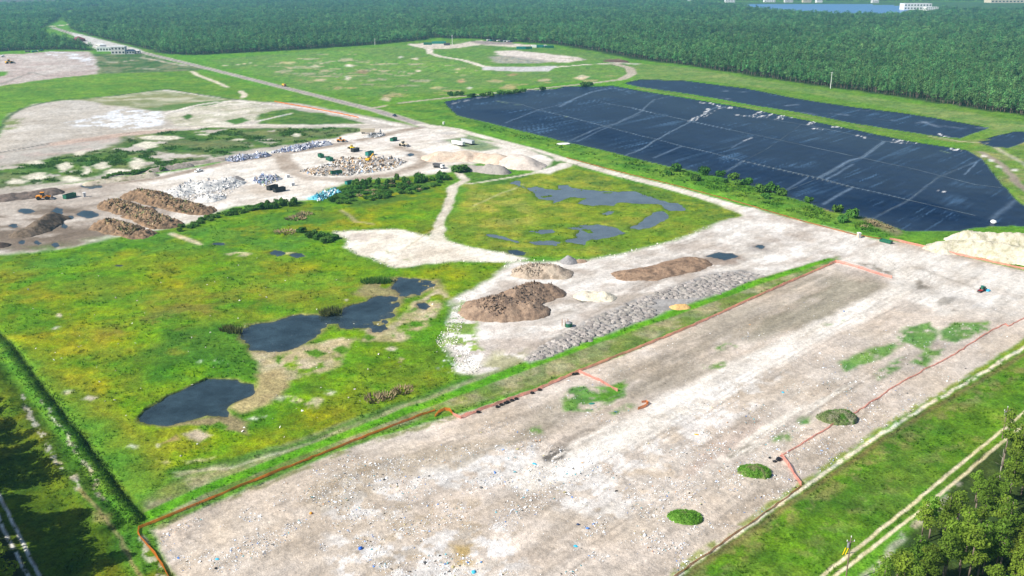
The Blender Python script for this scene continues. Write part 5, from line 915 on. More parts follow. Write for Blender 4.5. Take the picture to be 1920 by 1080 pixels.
for (x, y, L, m, lab) in [(823, 82, 24, 'bin_teal', 'bright teal container block on the far hill top'), (802, 84, 14, 'bin_green', 'dark green container left of the teal block'), (838, 85, 10, 'dark_grey', 'grey container in front of the teal block'), (977, 92, 14, 'bin_teal', 'bright green container at the right of the far gravel lot'), (990, 92, 12, 'bin_green', 'darker green container right of the bright green one'), (1001, 89, 8, 'white_paint', 'white container by the forest, right of the green pair'), (1012, 89, 12, 'bin_teal', 'teal container between the two white ones by the forest'), (1021, 89, 7, 'white_paint', 'white container, second by the forest edge'), (1030, 90, 14, 'bin_green', 'last green container by the forest edge')]:
    t = thing('cargo_container', lab, 'container', G(x, y), .05, 'far containers'); MB().box((0, 0, 1.9), (L, 5, 3.8)).obj('box', M[m], t); MB().box((L/2+.05, 0, 1.8), (.1, 4.4, 3.2)).obj('doors', M['dark_grey'], t)
cars = ['white_paint', 'bin_teal', 'dark_grey', 'white_paint', 'dark_grey', 'grey_wall', 'white_paint', 'dark_blue']
for i in range(8):
    truck('parked %s vehicle %s the far hill lot row' % (['pale', 'teal', 'charcoal', 'bright white', 'black', 'silver', 'milky white', 'navy'][i], ['at the left end of', 'second from the left in', 'left of the middle of', 'at the middle of', 'right of the middle of', 'third from the right in', 'second from the right in', 'at the right end of'][i]), 916+i*6.2, 77+i*.35, .9+rnd.uniform(-.1, .1), M[cars[i]], M[cars[i]], 8)
# ------------------------------------------------------------------ vegetation
def leaf_cloud(n, blobs, size, seed, flat=.35, tri=False):
    """n small leaf clumps spread through a set of blobs (cx, cy, cz, rx, ry, rz)"""
    r = np.random.default_rng(seed); vol = np.array([b[3]*b[4]*b[5] for b in blobs]); k = r.choice(len(blobs), n, p=vol/vol.sum()); B = np.array(blobs)[k]
    d = r.normal(size=(n, 3)); d /= np.linalg.norm(d, axis=1)[:, None]; rad = r.uniform(.45, 1.0, n)**.6
    P = B[:, :3]+d*rad[:, None]*B[:, 3:]; nrm = d+r.normal(size=(n, 3))*.55+np.array([0, 0, flat]); nrm /= np.linalg.norm(nrm, axis=1)[:, None]
    a = np.cross(nrm, r.normal(size=(n, 3))); a /= np.linalg.norm(a, axis=1)[:, None]; b = np.cross(nrm, a); s = size*r.uniform(.6, 1.35, n)[:, None]
    if tri:
        V = np.stack([P+a*s, P-a*s*.6+b*s*.8, P-a*s*.6-b*s*.8], 1).reshape(-1, 3); F = np.arange(3*n).reshape(n, 3)
    else:
        w_ = s*r.uniform(.45, .9, n)[:, None]
        V = np.stack([P+a*s, P+b*w_, P-a*s, P-b*w_], 1); V[:, 1] += nrm*s*.25; V[:, 3] += nrm*s*.2; V = V.reshape(-1, 3); F = np.arange(4*n).reshape(n, 4)
    return V, F
M['pine'] = mat('pine_foliage', (.155, .28, .03), .8, .15, noise=((1.2, .3),), rand=.35, transl=.4)
M['wood'] = mat('forest_foliage', (.105, .265, .085), .8, .15, noise=((3, .15), (45, .3), (260, .28)), rand=.4, transl=.42)
M['bush'] = mat('bush_foliage', (.078, .205, .03), .8, .15, noise=((.8, .3),), rand=.25, transl=.35)
M['reed'] = mat('reeds', (.10, .12, .035), .9, .1, noise=((.8, .4),), rand=.2, transl=.2)
M['dry'] = mat('dry_brush', (.30, .24, .13), .9, .1, noise=((.8, .3),), rand=.2)
def leaf_mesh(name, m, *a, **k):
    V, F = leaf_cloud(*a, **k); me = mesh_np(name, V, F); me.materials.append(m); return me
def trunk_mesh(h, r0, r1, m, limbs=(), lean=.0, n=7):
    b = MB(); p = Vector((0, 0, -.4)); 
    for k in range(4):
        q = Vector((lean*(k+1)*.25*h, math.sin(k*2.1)*.12, h*(k+1)/4)); ra = r0+(r1-r0)*k/4; rb = r0+(r1-r0)*(k+1)/4; b.cyl(p, q, ra, rb, n); p = q
    for (z, L, az, up) in limbs: b.cyl((lean*z, 0, z), (lean*z+L*math.cos(az), L*math.sin(az), z+L*up), r1*.8, r1*.25, 5)
    return b.mesh('trunk', m, True)
# pines of the near wood
PINES = []
for k in range(7):
    r = random.Random(50+k); h = 13+r.uniform(-1.5, 2.5); blobs = []; limbs = []
    for j in range(9):
        az = r.uniform(0, 6.28); rad = r.uniform(.2, 2.4); z = h*r.uniform(.52, .95); rad *= (1.15-z/h*.6); q = r.uniform(1.0, 1.75)
        blobs.append((rad*math.cos(az), rad*math.sin(az), z, q, q, q*.62)); limbs.append((z-.7, rad*1.05+.3, az, .25))
    blobs.append((0, 0, h, 1.1, 1.1, .9))
    PINES.append((leaf_mesh('crown', M['pine'], 980, blobs, .27, 60+k), trunk_mesh(h, .22, .07, M['bark'], limbs, r.uniform(-.02, .02))))
SNAG = trunk_mesh(10, .2, .05, M['bark_pale'], [(5, 1.8, .5, .6), (6.5, 1.4, 2.6, .7), (8, 1.1, 4.4, .6), (7.2, 1.2, 5.6, .5)], .03)
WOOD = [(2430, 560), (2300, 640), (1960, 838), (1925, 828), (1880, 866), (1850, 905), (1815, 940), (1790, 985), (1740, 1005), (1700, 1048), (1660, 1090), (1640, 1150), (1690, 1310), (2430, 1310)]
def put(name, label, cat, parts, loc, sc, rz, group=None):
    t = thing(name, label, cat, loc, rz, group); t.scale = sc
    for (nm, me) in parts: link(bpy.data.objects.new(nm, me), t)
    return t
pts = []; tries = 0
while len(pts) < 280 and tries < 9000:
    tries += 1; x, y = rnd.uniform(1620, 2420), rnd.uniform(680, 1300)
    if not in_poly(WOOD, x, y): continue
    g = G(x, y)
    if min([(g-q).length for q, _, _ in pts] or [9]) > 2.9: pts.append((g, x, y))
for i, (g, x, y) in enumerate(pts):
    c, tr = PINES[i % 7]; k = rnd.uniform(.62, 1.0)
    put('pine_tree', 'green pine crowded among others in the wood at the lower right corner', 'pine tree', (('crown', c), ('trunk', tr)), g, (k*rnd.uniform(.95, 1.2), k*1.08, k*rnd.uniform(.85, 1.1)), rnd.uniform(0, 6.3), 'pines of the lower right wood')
for (x, y, k, lab) in [(1873, 905, .9, 'bare grey dead tree standing highest at the wood edge'), (1795, 985, .7, 'slim bare pale dead tree at the front of the wood'), (1890, 945, .95, 'thick bare dead trunk right of the highest dead tree'), (1772, 1030, .6, 'thin dead stem low among the pines')]:
    put('dead_tree', lab, 'dead tree', (('trunk', SNAG),), G(x, y), (k, k, k), rnd.uniform(0, 6))
# bushes under the near wood
def bush_mesh(k, m=None, n=130, sz=.34): 
    r = random.Random(k); bl = [(r.uniform(-.5, .5), r.uniform(-.5, .5), r.uniform(.35, .75), r.uniform(.45, .7), r.uniform(.45, .7), r.uniform(.35, .55)) for _ in range(5)]
    return leaf_mesh('foliage', m or M['bush'], n, bl, sz*.62, 200+k)
BUSH = [bush_mesh(k, n=260) for k in range(6)]; DRYB = [bush_mesh(30+k, M['dry'], 120, .22) for k in range(3)]; RARM = []
STEM = MB().cyl((0, 0, -.2), (.05, 0, .7), .09, .03, 5).mesh('stem', M['bark'])
def bush(label, x, y, w_, h, group=None, meshes=None, name='bush', cat='bush'):
    return put(name, label, cat, (('foliage', rnd.choice(meshes or BUSH)), ('stem', STEM)), G(x, y), (w_, w_*.9, h), rnd.uniform(0, 6.3), group)
for (x, y, w_, h, lab) in [(1268, 321, 4.2, 4.6, 'dark round bush at the upper end of the liner bank row'), (1252, 328, 2.6, 2.6, 'small dark bush just left of the upper end bush'), (1304, 338, 3.5, 3.2, 'broad bush low on the bank below the row'), (1320, 328, 4.6, 5.2, 'tallest bush in the left half of the bank row'), (1352, 329, 3.2, 3.0, 'pale rounded bush against the liner edge'), (1377, 336, 3.8, 3.8, 'light green bush next to the pale rounded one'), (1402, 346, 3.6, 3.6, 'darker bush in the middle of the bank row'), (1383, 346, 3.0, 2.8, 'low bush in front of the middle bank bushes'), (1424, 360, 4.2, 4.2, 'full bush left of the bare brown patch'), (1446, 360, 4.2, 4.4, 'bright bush in the right half of the bank row'), (1465, 366, 3.4, 3.4, 'small bush beside the liner past the bright one'), (1436, 372, 3.0, 2.4, 'low spreading bush at the foot of the bright bush'), (1515, 380, 2.8, 2.8, 'lone small bush at the bare brown patch'), (1569, 397, 3.2, 3.6, 'large bush near the lower end of the bank'), (1599, 408, 4.0, 4.2, 'biggest bush at the lower end of the bank'), (1580, 416, 3.4, 3.2, 'grey green bush leaning at the lower end'), (1360, 342, 2.2, 1.8, 'tiny bush low on the bank middle')]:
    bush(lab, x, y, w_, h, 'bushes on the bank beside the liner')
for (x, y, w_, h) in [(1632, 420, 3.2, 2.4), (1648, 424, 3, 2), (1664, 428, 2.4, 1.6), (1622, 426, 2.4, 1.4)]: bush('dry brown brush clump between the bank and the liner end', x, y, w_, h, 'dry brush at the bank end', DRYB, 'dry_bush')
bush('round green bush at the yard exit beside the gravel ridge', 862, 322, 5.0, 4.2); bush('small green bush right of the yard exit bush', 873, 321, 3, 3)
for (x, y) in [(845, 180), (862, 179), (884, 181), (905, 181), (917, 180), (938, 177), (953, 176), (968, 174), (982, 172), (1018, 169), (1103, 160), (1095, 162)]: bush('dark shrub in the line between side road and liner', x, y, rnd.uniform(3.5, 6), rnd.uniform(2.5, 4.5), 'shrubs along the side road')
for (x, y) in [(565, 436), (580, 446), (595, 450), (606, 446), (617, 452), (628, 448), (610, 456), (590, 440)]: bush('dark bush in the clump beside the white limerock fan', x, y, rnd.uniform(2, 3), rnd.uniform(1.6, 2.6), 'bushes beside the limerock fan')
HEDGE = [(330, 432), (360, 424), (385, 412), (400, 406), (430, 402), (455, 396), (470, 393), (490, 391), (510, 388), (530, 386), (552, 383)]
for i in range(70):
    f = rnd.uniform(0, len(HEDGE)-1.01); k = int(f); a, b = HEDGE[k], HEDGE[k+1]; u = f-k; big = f > 6.5
    bush('green shrub in the hedge along the lower yard edge', a[0]+(b[0]-a[0])*u+rnd.uniform(-3, 3), a[1]+(b[1]-a[1])*u+rnd.uniform(-4, 4), rnd.uniform(1.8, 3) if big else rnd.uniform(1.2, 2.2), rnd.uniform(2, 3.2) if big else rnd.uniform(1, 1.8), 'hedge along the lower yard edge')
SHR = [(580, 376), (650, 352), (700, 340), (760, 334), (842, 330), (835, 345), (790, 358), (700, 376), (640, 384)]
k = 0
while k < 110:
    x, y = rnd.uniform(570, 845), rnd.uniform(330, 386)
    if not in_poly(SHR, x, y) or in_poly([(585, 378), (630, 355), (640, 366), (600, 380)], x, y): continue
    top = y < 352-(x-640)*.05; bush('tall green shrub in the thicket below the working yard', x, y, rnd.uniform(1.6, 3.2), rnd.uniform(2.2, 4) if top else rnd.uniform(1, 2.2), 'thicket below the working yard', DRYB if rnd.random() < .12 else None); k += 1
for i in range(46):
    f = rnd.uniform(0, 1); x = 200+150*f+rnd.uniform(-6, 6); y = 336-22*f+rnd.uniform(-3, 3); bush('green shrub on the bank beside the yard road', x, y-3, rnd.uniform(1.5, 3), rnd.uniform(1.2, 2.4), 'shrubs beside the yard road')
# reeds and dry stands
def reed_mesh(n, seed, m):
    r = np.random.default_rng(seed); a = r.uniform(0, 6.28, n); q = np.sqrt(r.uniform(0, 1, n)); bx, by = q*np.cos(a), q*np.sin(a); h = r.uniform(.6, 1.1, n); t = r.uniform(0, 6.28, n); ln = r.uniform(.05, .35, n); w_ = .07
    A = np.stack([bx-w_*np.cos(t), by-w_*np.sin(t), 0*h-.1], 1); B = np.stack([bx+w_*np.cos(t), by+w_*np.sin(t), 0*h-.1], 1); D = np.stack([bx+ln*np.cos(a), by+ln*np.sin(a), h], 1)
    me = mesh_np('blades', np.stack([A, B, D], 1).reshape(-1, 3), np.arange(3*n).reshape(n, 3)); me.materials.append(m); return me
REED = [reed_mesh(170, k, M['reed']) for k in range(3)]; GREED = [reed_mesh(170, 9+k, M['bush']) for k in range(2)]; DREED = [reed_mesh(150, 19, M['dry'])]
for (x, y, w_, h, ms, lab) in [(690, 529, 3, 2.8, GREED, 'dark green reed stand left of the upper pond arm'), (705, 528, 3.4, 3.2, GREED, 'dark green reed stand, tallest at the upper pond arm'), (720, 528, 3, 2.8, GREED, 'dark green reed stand right of the tallest one'), (612, 588, 2.6, 3, REED, 'brown green reed clump on the left of the pond notch'), (625, 586, 3, 3.4, REED, 'brown green reed clump in the pond notch'), (440, 622, 2.6, 3, REED, 'reed clump at the left tip of the large pond'), (425, 618, 2.4, 2.4, REED, 'reed clump just left of the large pond tip'), (705, 748, 3.2, 2, DREED, 'straw coloured grass stand above the green strip'), (722, 744, 3, 1.8, DREED, 'straw grass stand right beside the first straw stand'), (755, 732, 3, 1.8, DREED, 'straw grass stand farther up the meadow edge'), (555, 410, 5, 2, DREED, 'straw grass stand near the hedge gap'), (535, 436, 5, 1.6, DREED, 'faint straw grass stand in the upper meadow'), (570, 402, 4, 2, DREED, 'straw grass stand at the path from the yard')]:
    put('reed_clump', lab, 'reeds', (('blades', rnd.choice(ms)),), G(x, y), (w_, w_, h*.62), rnd.uniform(0, 6), 'reed and straw clumps')
# loose undergrowth and tufts: nobody could count these
def blades_stuff(name, P, hts, cols, nb, wid, seed, m):
    r = np.random.default_rng(seed); n = len(P)*nb; Pr = np.repeat(P, nb, 0); h = np.repeat(hts, nb)*r.uniform(.6, 1.2, n); a = r.uniform(0, 6.28, n); s = np.repeat(hts, nb)*.55
    b0 = Pr+np.stack([np.cos(a)*s*r.uniform(0, 1, n), np.sin(a)*s*r.uniform(0, 1, n), 0*a], 1); t = r.uniform(0, 6.28, n); w_ = np.repeat(hts, nb)*wid
    A = b0-np.stack([w_*np.cos(t), w_*np.sin(t), 0*t+.05], 1); B = b0+np.stack([w_*np.cos(t), w_*np.sin(t), 0*t-.05], 1); D = b0+np.stack([np.cos(a)*h*.45, np.sin(a)*h*.45, h], 1)
    cc = np.repeat(np.repeat(cols, nb, 0)*r.uniform(.75, 1.25, n)[:, None], 3, 0)
    me = mesh_np(name, np.stack([A, B, D], 1).reshape(-1, 3), np.arange(3*n).reshape(n, 3), cc); me.materials.append(m)
    return link(bpy.data.objects.new(name, me), kind='stuff')
M['tuft'] = mat('grass_blades', attr='Col', rough=.9, spec=.1, transl=.45)
def scatter_px(n, box, test, seed):
    r = np.random.default_rng(seed); x = r.uniform(box[0], box[2], n); y = r.uniform(box[1], box[3], n); k = grid_c(x, y); ok = test(k, x, y); return x[ok], y[ok], k[ok]
x, y, k = scatter_px(30000, (-60, 300, 1960, 1100), lambda k, x, y: (VEG[k] > .85) & (REG_W[k] == 0) & (C[k, 1] < .30) & (fbm(XF[k], YF[k], 8, 4, 77) > .02) & (REG[k] != reg('forest_floor')), 5)
s = scale_at(y); hts = np.clip(4.5/s, .35, .9)*rng.uniform(.4, 1.1, len(x)); cc = C[k]*np.array([1.05, 1.15, 1.0])
blades_stuff('grass', Gnp(x, y), hts, cc, 5, .22, 6, M['tuft'])
x, y, k = scatter_px(30000, (-60, 235, 700, 345), lambda k, x, y: (VEG[k] > .9) & (C[k, 0] < .09) & (REG[k] == reg('grass_field')) & (fbm(XF[k], YF[k], 12, 4, 78) > -.05) & (y > 236), 8)
blades_stuff('undergrowth', Gnp(x, y), rng.uniform(.6, 1.4, len(x)), C[k]*1.35, 5, .3, 9, M['tuft'])
BANK = [(850, 222), (1000, 256), (1130, 284), (1260, 316), (1420, 354), (1560, 399), (1640, 415), (1650, 438), (1560, 420), (1400, 373), (1250, 334), (1060, 283), (900, 240)]
x, y, k = scatter_px(16000, (850, 220, 1660, 440), lambda k, x, y: np.array([in_poly(BANK, a, b) for a, b in zip(x, y)], bool) & (fbm(XF[k], YF[k], 9, 4, 79) > -.08), 28)
blades_stuff('bank_growth', Gnp(x, y), rng.uniform(.5, 1.5, len(x)), C[k]*1.15, 6, .3, 29, M['tuft'])
for o in [o for o in COL.objects if o.name.startswith('grass_mound')]:
    co = np.array([v.co for v in o.data.vertices if v.co.z > .12]); cl = np.array([tuple(o.data.color_attributes['Col'].data[v.index].color)[:3] for v in o.data.vertices if v.co.z > .12]); t_ = blades_stuff('grass_blades', co, rng.uniform(.12, .35, len(co)), cl*1.8, 4, .3, 5, M['tuft']); t_.parent = o
DITB = [(-20, 610), (40, 650), (130, 770), (240, 920), (262, 985), (215, 985), (120, 830), (20, 690), (-30, 650)]
x, y, k = scatter_px(9000, (-30, 600, 280, 1000), lambda k, x, y: np.array([in_poly(DITB, a, b) for a, b in zip(x, y)], bool), 18)
blades_stuff('tall_grass', Gnp(x, y), rng.uniform(.25, .6, len(x)), C[k]*1.2, 6, .25, 19, M['tuft'])
# ------------------------------------------------------------------ litter and rubble
M['litter'] = mat('litter', attr='Col', rough=.7, spec=.3)
def chips(name, P, sz, cols, seed, flat=.35):
    r = np.random.default_rng(seed); n = len(P); a = r.uniform(0, 6.28, n); d = np.stack([np.cos(a), np.sin(a), r.normal(0, flat, n)], 1); e = np.stack([-np.sin(a), np.cos(a), r.normal(0, flat, n)], 1); s = sz[:, None]; w_ = s*r.uniform(.4, 1, n)[:, None]
    c = P+np.array([0, 0, 1])*s*.35
    up = np.stack([0*a, 0*a, r.uniform(.1, .6, n)], 1)*s
    V = np.stack([c-d*s-e*w_, c+d*s-e*w_*.7, c+d*s*.8+e*w_, c-d*s*.7+e*w_*.8, c+up], 1).reshape(-1, 3)
    q = 5*np.arange(n)[:, None]; F = np.concatenate([q+np.array([0, 1, 4]), q+np.array([1, 2, 4]), q+np.array([2, 3, 4]), q+np.array([3, 0, 4])])
    me = mesh_np(name, V, F, np.repeat(cols, 5, 0)); me.materials.append(M['litter']); return link(bpy.data.objects.new(name, me), kind='stuff')
def palette(n, cols, seed): return np.array(cols)[np.random.default_rng(seed).integers(0, len(cols), n)]
WH = [(.82, .82, .82)]*12+[(.7, .72, .74)]*4+[(.6, .6, .58)]*4+[(.3, .4, .6), (.08, .2, .5), (.02, .02, .02), (.1, .1, .1), (.55, .3, .15), (.1, .35, .4), (.45, .4, .2)]
def incell(k): return (REG[k] == reg('bare_ground')) | (REG[k] == reg('dirt_road'))
x, y, k = scatter_px(110000, (300, 520, 1920, 1120), lambda k, x, y: incell(k) & (y > 1170-.56*x-0) & (y > 492+(1560-x)*.41-10) & ((fbm(XF[k], YF[k], 6, 5, 63, .6)+.6*fbm(XF[k], YF[k], 22, 3, 64) > .13) | (rng.uniform(0, 1, len(k)) < .012)), 30)
d_ = rng.uniform(0, 1, len(x)) < np.clip((y-560)/300, .12, 1); x, y = x[d_], y[d_]
chips('litter', Gnp(x, y), np.clip(rng.lognormal(-2.4, .5, len(x)), .045, .4), palette(len(x), WH, 31), 32)
RW = [(.74, .71, .65), (.62, .58, .5), (.48, .44, .36), (.78, .76, .71)]
RUB = [(862, 556), (880, 552), (868, 600), (862, 640), (905, 690), (880, 705), (862, 690), (815, 640), (842, 600)]
x, y, k = scatter_px(9000, (800, 540, 930, 710), lambda k, x, y: np.array([in_poly(RUB, a, b) for a, b in zip(x, y)], bool) & (fbm(XF[k], YF[k], 4, 4, 37) > -.3), 40)
chips('rubble', Gnp(x, y)[:1800], rng.uniform(.06, .24, len(x))[:1800], palette(min(len(x), 1800), RW, 41), 42, .8)
x, y, k = scatter_px(5000, (560, 425, 1400, 500), lambda k, x, y: (np.abs(VEG[k]-.5) < .38), 43); chips('rubble', Gnp(x, y)[:500], rng.uniform(.15, .4, len(x))[:500], palette(min(len(x), 500), RW, 44), 45, .8)
x, y, k = scatter_px(900, (0, 480, 960, 900), lambda k, x, y: (REG[k] == reg('wetland')) & (REG_W[k] == 0) & (rng.uniform(0, 1, len(k)) < .22), 46); chips('litter', Gnp(x, y), rng.uniform(.15, .4, len(x)), palette(len(x), RW, 47), 48, .5)
x, y, k = scatter_px(900, (450, 520, 700, 680), lambda k, x, y: (REG_W[k] == 1) & (rng.uniform(0, 1, len(k)) < .12), 49); chips('litter', Gnp(x, y), rng.uniform(.1, .3, len(x)), palette(len(x), [(.8, .8, .78), (.4, .4, .35)], 50), 51, .2)
def debris(name, poly, n, pal, seed, smin, smax):
    r = random.Random(seed); P = []
    xs = [p[0] for p in poly]; ys = [p[1] for p in poly]
    while len(P) < n:
        a, b = r.uniform(min(xs), max(xs)), r.uniform(min(ys), max(ys))
        if in_poly(poly, a, b): g = G(a, b); g.z += pile_h(g.x, g.y)*.9; P.append(g)
    P = np.array([tuple(p) for p in P]); return chips(name, P, np.random.default_rng(seed).uniform(smin, smax, n), palette(n, pal, seed), seed+1, .9)
DEB = [(.7, .68, .64)]*5+[(.5, .47, .43)]*4+[(.3, .28, .26)]*3+[(.55, .35, .17)]*4+[(.10, .10, .11)]*3+[(.55, .6, .7), (.3, .4, .55), (.65, .5, .3)]
debris('debris', [(562, 322), (600, 312), (640, 298), (690, 296), (740, 296), (765, 303), (735, 318), (650, 330), (590, 330)], 1700, DEB, 60, .25, .9)
SCR = [(.62, .63, .7)]*4+[(.35, .38, .5)]*4+[(.12, .14, .25)]*3+[(.8, .8, .8)]*3+[(.3, .25, .22), (.2, .3, .5)]
debris('debris', [(420, 302), (440, 296), (500, 288), (505, 294), (440, 304)], 420, SCR, 62, .3, .9); debris('debris', [(508, 288), (545, 276), (610, 264), (622, 270), (560, 284)], 600, SCR, 64, .3, .9)
debris('debris', [(474, 340), (490, 330), (525, 332), (518, 340), (495, 350)], 300, SCR+[(.2, .4, .25), (.5, .4, .1)], 66, .3, .9); debris('debris', [(585, 374), (625, 356), (634, 362), (600, 378)], 260, [(.1, .5, .65), (.3, .65, .75), (.7, .75, .75), (.1, .3, .3)], 68, .3, .9)
debris('debris', [(688, 258), (700, 252), (722, 252), (712, 258)], 160, [(.75, .74, .72), (.5, .5, .5), (.1, .1, .1)], 70, .3, .9)
YB = [(.36, .25, .12)]*4+[(.22, .15, .09)]*4+[(.12, .09, .06)]*3+[(.15, .18, .06)]*2+[(.45, .36, .22)]
for s_, P in enumerate(([(190, 424), (215, 418), (270, 438), (240, 445)], [(200, 388), (225, 378), (325, 420), (290, 430)], [(250, 366), (280, 358), (390, 395), (350, 402)])): debris('brush_debris', P, 1500, YB, 80+2*s_, .2, .65)
debris('brush_debris', [(880, 585), (940, 555), (1000, 545), (1040, 545), (1000, 590), (930, 600)], 900, [(.26, .18, .12), (.16, .11, .08), (.10, .075, .06)], 90, .15, .5)
debris('brush_debris', [(958, 512), (990, 500), (1040, 503), (1055, 515), (1000, 522)], 600, [(.5, .42, .33), (.36, .29, .22), (.22, .18, .14)], 92, .15, .5)
debris('rubble', [(305, 360), (350, 340), (440, 335), (455, 345), (410, 378), (340, 375)], 900, [(.75, .73, .7), (.66, .65, .63), (.6, .6, .6), (.4, .4, .42)], 94, .15, .75)
# ------------------------------------------------------------------ forest
FT = []
for k in range(6):
    r = random.Random(300+k); bl = []
    for j in range(6):
        a = r.uniform(0, 6.28); q = r.uniform(0, 1.5); bl.append((q*math.cos(a), q*math.sin(a), 9.2+r.uniform(-4.2, 3.2), r.uniform(1.0, 1.7), r.uniform(1.0, 1.7), r.uniform(1.1, 2.0)))
    V, F = leaf_cloud(84, bl, .64, 310+k, .3); cm = mesh_np('crown', V, F); cm.materials.append(M['wood'])
    tm = trunk_mesh(11, .15, .06, M['bark'], (), r.uniform(-.02, .02), 5); FT.append((cm, tm))
hid = bpy.data.collections.new('forest_kinds')
for k, (cm, tm) in enumerate(FT):
    bm = bmesh.new(); bm.from_mesh(cm); nf = len(bm.faces); bm.from_mesh(tm); bm.faces.ensure_lookup_table()
    for i_, f in enumerate(bm.faces): f.material_index = 0 if i_ < nf else 1
    me = bpy.data.meshes.new('forest_tree'); bm.to_mesh(me); bm.free(); me.materials.append(M['wood']); me.materials.append(M['bark'])
    o = bpy.data.objects.new('forest_kind_%d' % k, me); hid.objects.link(o)
PT = []; Yd = 560.0
FPs = (FOREST_R, FOREST_L, FOREST_W, FOREST_FAR)
while Yd < 9500:
    st_ = max(4.2, Yd*.0047); n = int(Yd*1.30/st_); X = (np.arange(n)-n/2)*st_+rng.uniform(-.42, .42, n)*st_; Y = Yd+rng.uniform(-.42, .42, n)*st_
    px, py = to_px(X, Y); ok = np.zeros(n, bool)
    for fp in FPs: ok |= dist_poly(fp, px, py)[1]
    ok &= (px > -230) & (px < 2160)
    gp = fbm(X, Y, 26, 3, 311); ok &= (gp > -.34) | (rng.uniform(0, 1, n) < .25)
    jj = np.nonzero(ok)[0]
    for j in jj: PT.append((X[j], Y[j], st_))
    Yd += st_
PT = np.array(PT); hz = np.zeros(len(PT))
for _ in range(3):
    px, py = to_px(PT[:, 0], PT[:, 1], hz); hz = grid_h(px, py)
px, py = to_px(PT[:, 0], PT[:, 1], hz)
# the front row at the forest edge: trees one can tell apart
EDGEL = [(1190, 112), (1280, 123), (1400, 142), (1500, 157), (1600, 171), (1700, 185), (1800, 201), (1920, 219)]
ey = np.interp(px, [p[0] for p in EDGEL], [p[1] for p in EDGEL]); front = (px > 1240) & (px < 1925) & (py > ey-16-(px-1240)*.018)
fi = np.nonzero(front)[0]; fi = fi[np.argsort(-py[fi])][:290]
for j in fi:
    cm, tm = FT[rnd.randrange(6)]; k = rnd.uniform(.55, 1.25)
    put('forest_tree', 'tall slender tree in the front rank of the right forest edge', 'tree', (('crown', cm), ('trunk', tm)), Vector((PT[j, 0], PT[j, 1], hz[j])), (k*1.1, k*1.1, k), rnd.uniform(0, 6.3), 'front rank of the right forest edge')
rest = np.setdiff1d(np.arange(len(PT)), fi)
me = bpy.data.meshes.new('forest'); me.vertices.add(len(rest)); me.vertices.foreach_set('co', np.stack([PT[rest, 0], PT[rest, 1], hz[rest]], 1).astype(np.float32).ravel())
n = len(rest); s = PT[rest, 2]/4.6
dense = sst(-.5, .3, fbm(PT[rest, 0], PT[rest, 1], 60, 4, 301)); hs = (rng.uniform(.55, 1.3, n)*(.75+.35*dense)); wd = rng.uniform(.65, 1.35, n)*np.minimum(s, 3.2); tall = rng.uniform(0, 1, n) < .08; hs = np.where(tall, hs*1.3, hs)
a = me.attributes.new('scl', 'FLOAT_VECTOR', 'POINT'); a.data.foreach_set('vector', np.stack([wd, wd, hs*np.minimum(1+.02*(s-1), 1.2)], 1).astype(np.float32).ravel())
a = me.attributes.new('rotz', 'FLOAT_VECTOR', 'POINT'); a.data.foreach_set('vector', np.stack([0*hs, 0*hs, rng.uniform(0, 6.28, n)], 1).astype(np.float32).ravel())
a = me.attributes.new('which', 'INT', 'POINT'); a.data.foreach_set('value', rng.integers(0, 6, n).astype(np.int32))
fo = link(bpy.data.objects.new('forest', me), kind='stuff')
ng = bpy.data.node_groups.new('forest_scatter', 'GeometryNodeTree'); ng.interface.new_socket('Geometry', in_out='INPUT', socket_type='NodeSocketGeometry'); ng.interface.new_socket('Geometry', in_out='OUTPUT', socket_type='NodeSocketGeometry')
gi, go, ip, ci = (ng.nodes.new(t) for t in ('NodeGroupInput', 'NodeGroupOutput', 'GeometryNodeInstanceOnPoints', 'GeometryNodeCollectionInfo'))
ci.inputs['Collection'].default_value = hid; ci.inputs['Separate Children'].default_value = True; ci.inputs['Reset Children'].default_value = True; ip.inputs['Pick Instance'].default_value = True
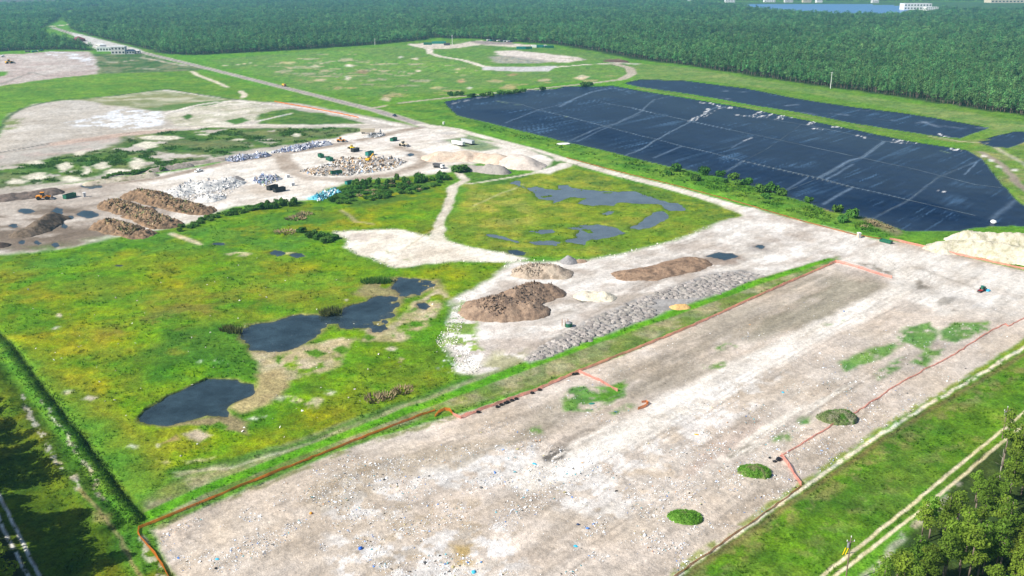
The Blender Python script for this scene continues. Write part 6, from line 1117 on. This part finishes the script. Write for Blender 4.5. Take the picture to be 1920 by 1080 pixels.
def na(nm, ty):
    q = ng.nodes.new('GeometryNodeInputNamedAttribute'); q.data_type = ty; q.inputs['Name'].default_value = nm; return q.outputs[0]
L_ = ng.links.new
L_(gi.outputs[0], ip.inputs['Points']); L_(ci.outputs[0], ip.inputs['Instance']); L_(na('which', 'INT'), ip.inputs['Instance Index']); L_(na('scl', 'FLOAT_VECTOR'), ip.inputs['Scale']); L_(na('rotz', 'FLOAT_VECTOR'), ip.inputs['Rotation']); L_(ip.outputs[0], go.inputs[0])
md = fo.modifiers.new('scatter', 'NODES'); md.node_group = ng
print('forest trees', len(PT), 'heaps', cnt, 'near pines', len(pts), 'regions', REGN)
# trees standing left of the frame, whose shade falls on the wheel track
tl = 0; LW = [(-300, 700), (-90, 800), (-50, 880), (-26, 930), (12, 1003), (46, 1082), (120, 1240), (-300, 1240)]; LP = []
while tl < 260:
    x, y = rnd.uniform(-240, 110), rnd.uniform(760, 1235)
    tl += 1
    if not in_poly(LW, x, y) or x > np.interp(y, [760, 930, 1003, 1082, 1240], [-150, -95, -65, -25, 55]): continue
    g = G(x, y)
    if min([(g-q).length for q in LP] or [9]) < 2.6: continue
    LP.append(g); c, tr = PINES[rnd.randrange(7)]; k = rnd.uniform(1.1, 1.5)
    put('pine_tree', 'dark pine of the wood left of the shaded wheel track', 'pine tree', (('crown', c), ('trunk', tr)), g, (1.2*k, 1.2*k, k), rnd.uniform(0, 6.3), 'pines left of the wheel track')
# ------------------------------------------------------------------ haze
HZ_B, HZ_T = -3.0, CAM_H+6
hb = MB().box((0, 4500, (HZ_B+HZ_T)/2), (30000, 16000, HZ_T-HZ_B))
m = bpy.data.materials.new('haze'); m.use_nodes = True; n = m.node_tree.nodes; n.remove(n['Principled BSDF']); pv = n.new('ShaderNodeVolumePrincipled'); pv.inputs['Color'].default_value = (.30, .72, 1, 1); pv.inputs['Density'].default_value = 0.0001; pv.inputs['Anisotropy'].default_value = .2
m.node_tree.links.new(pv.outputs[0], n['Material Output'].inputs['Volume'])
if 0.0001 > 0: hb.obj('haze', m, kind='stuff')
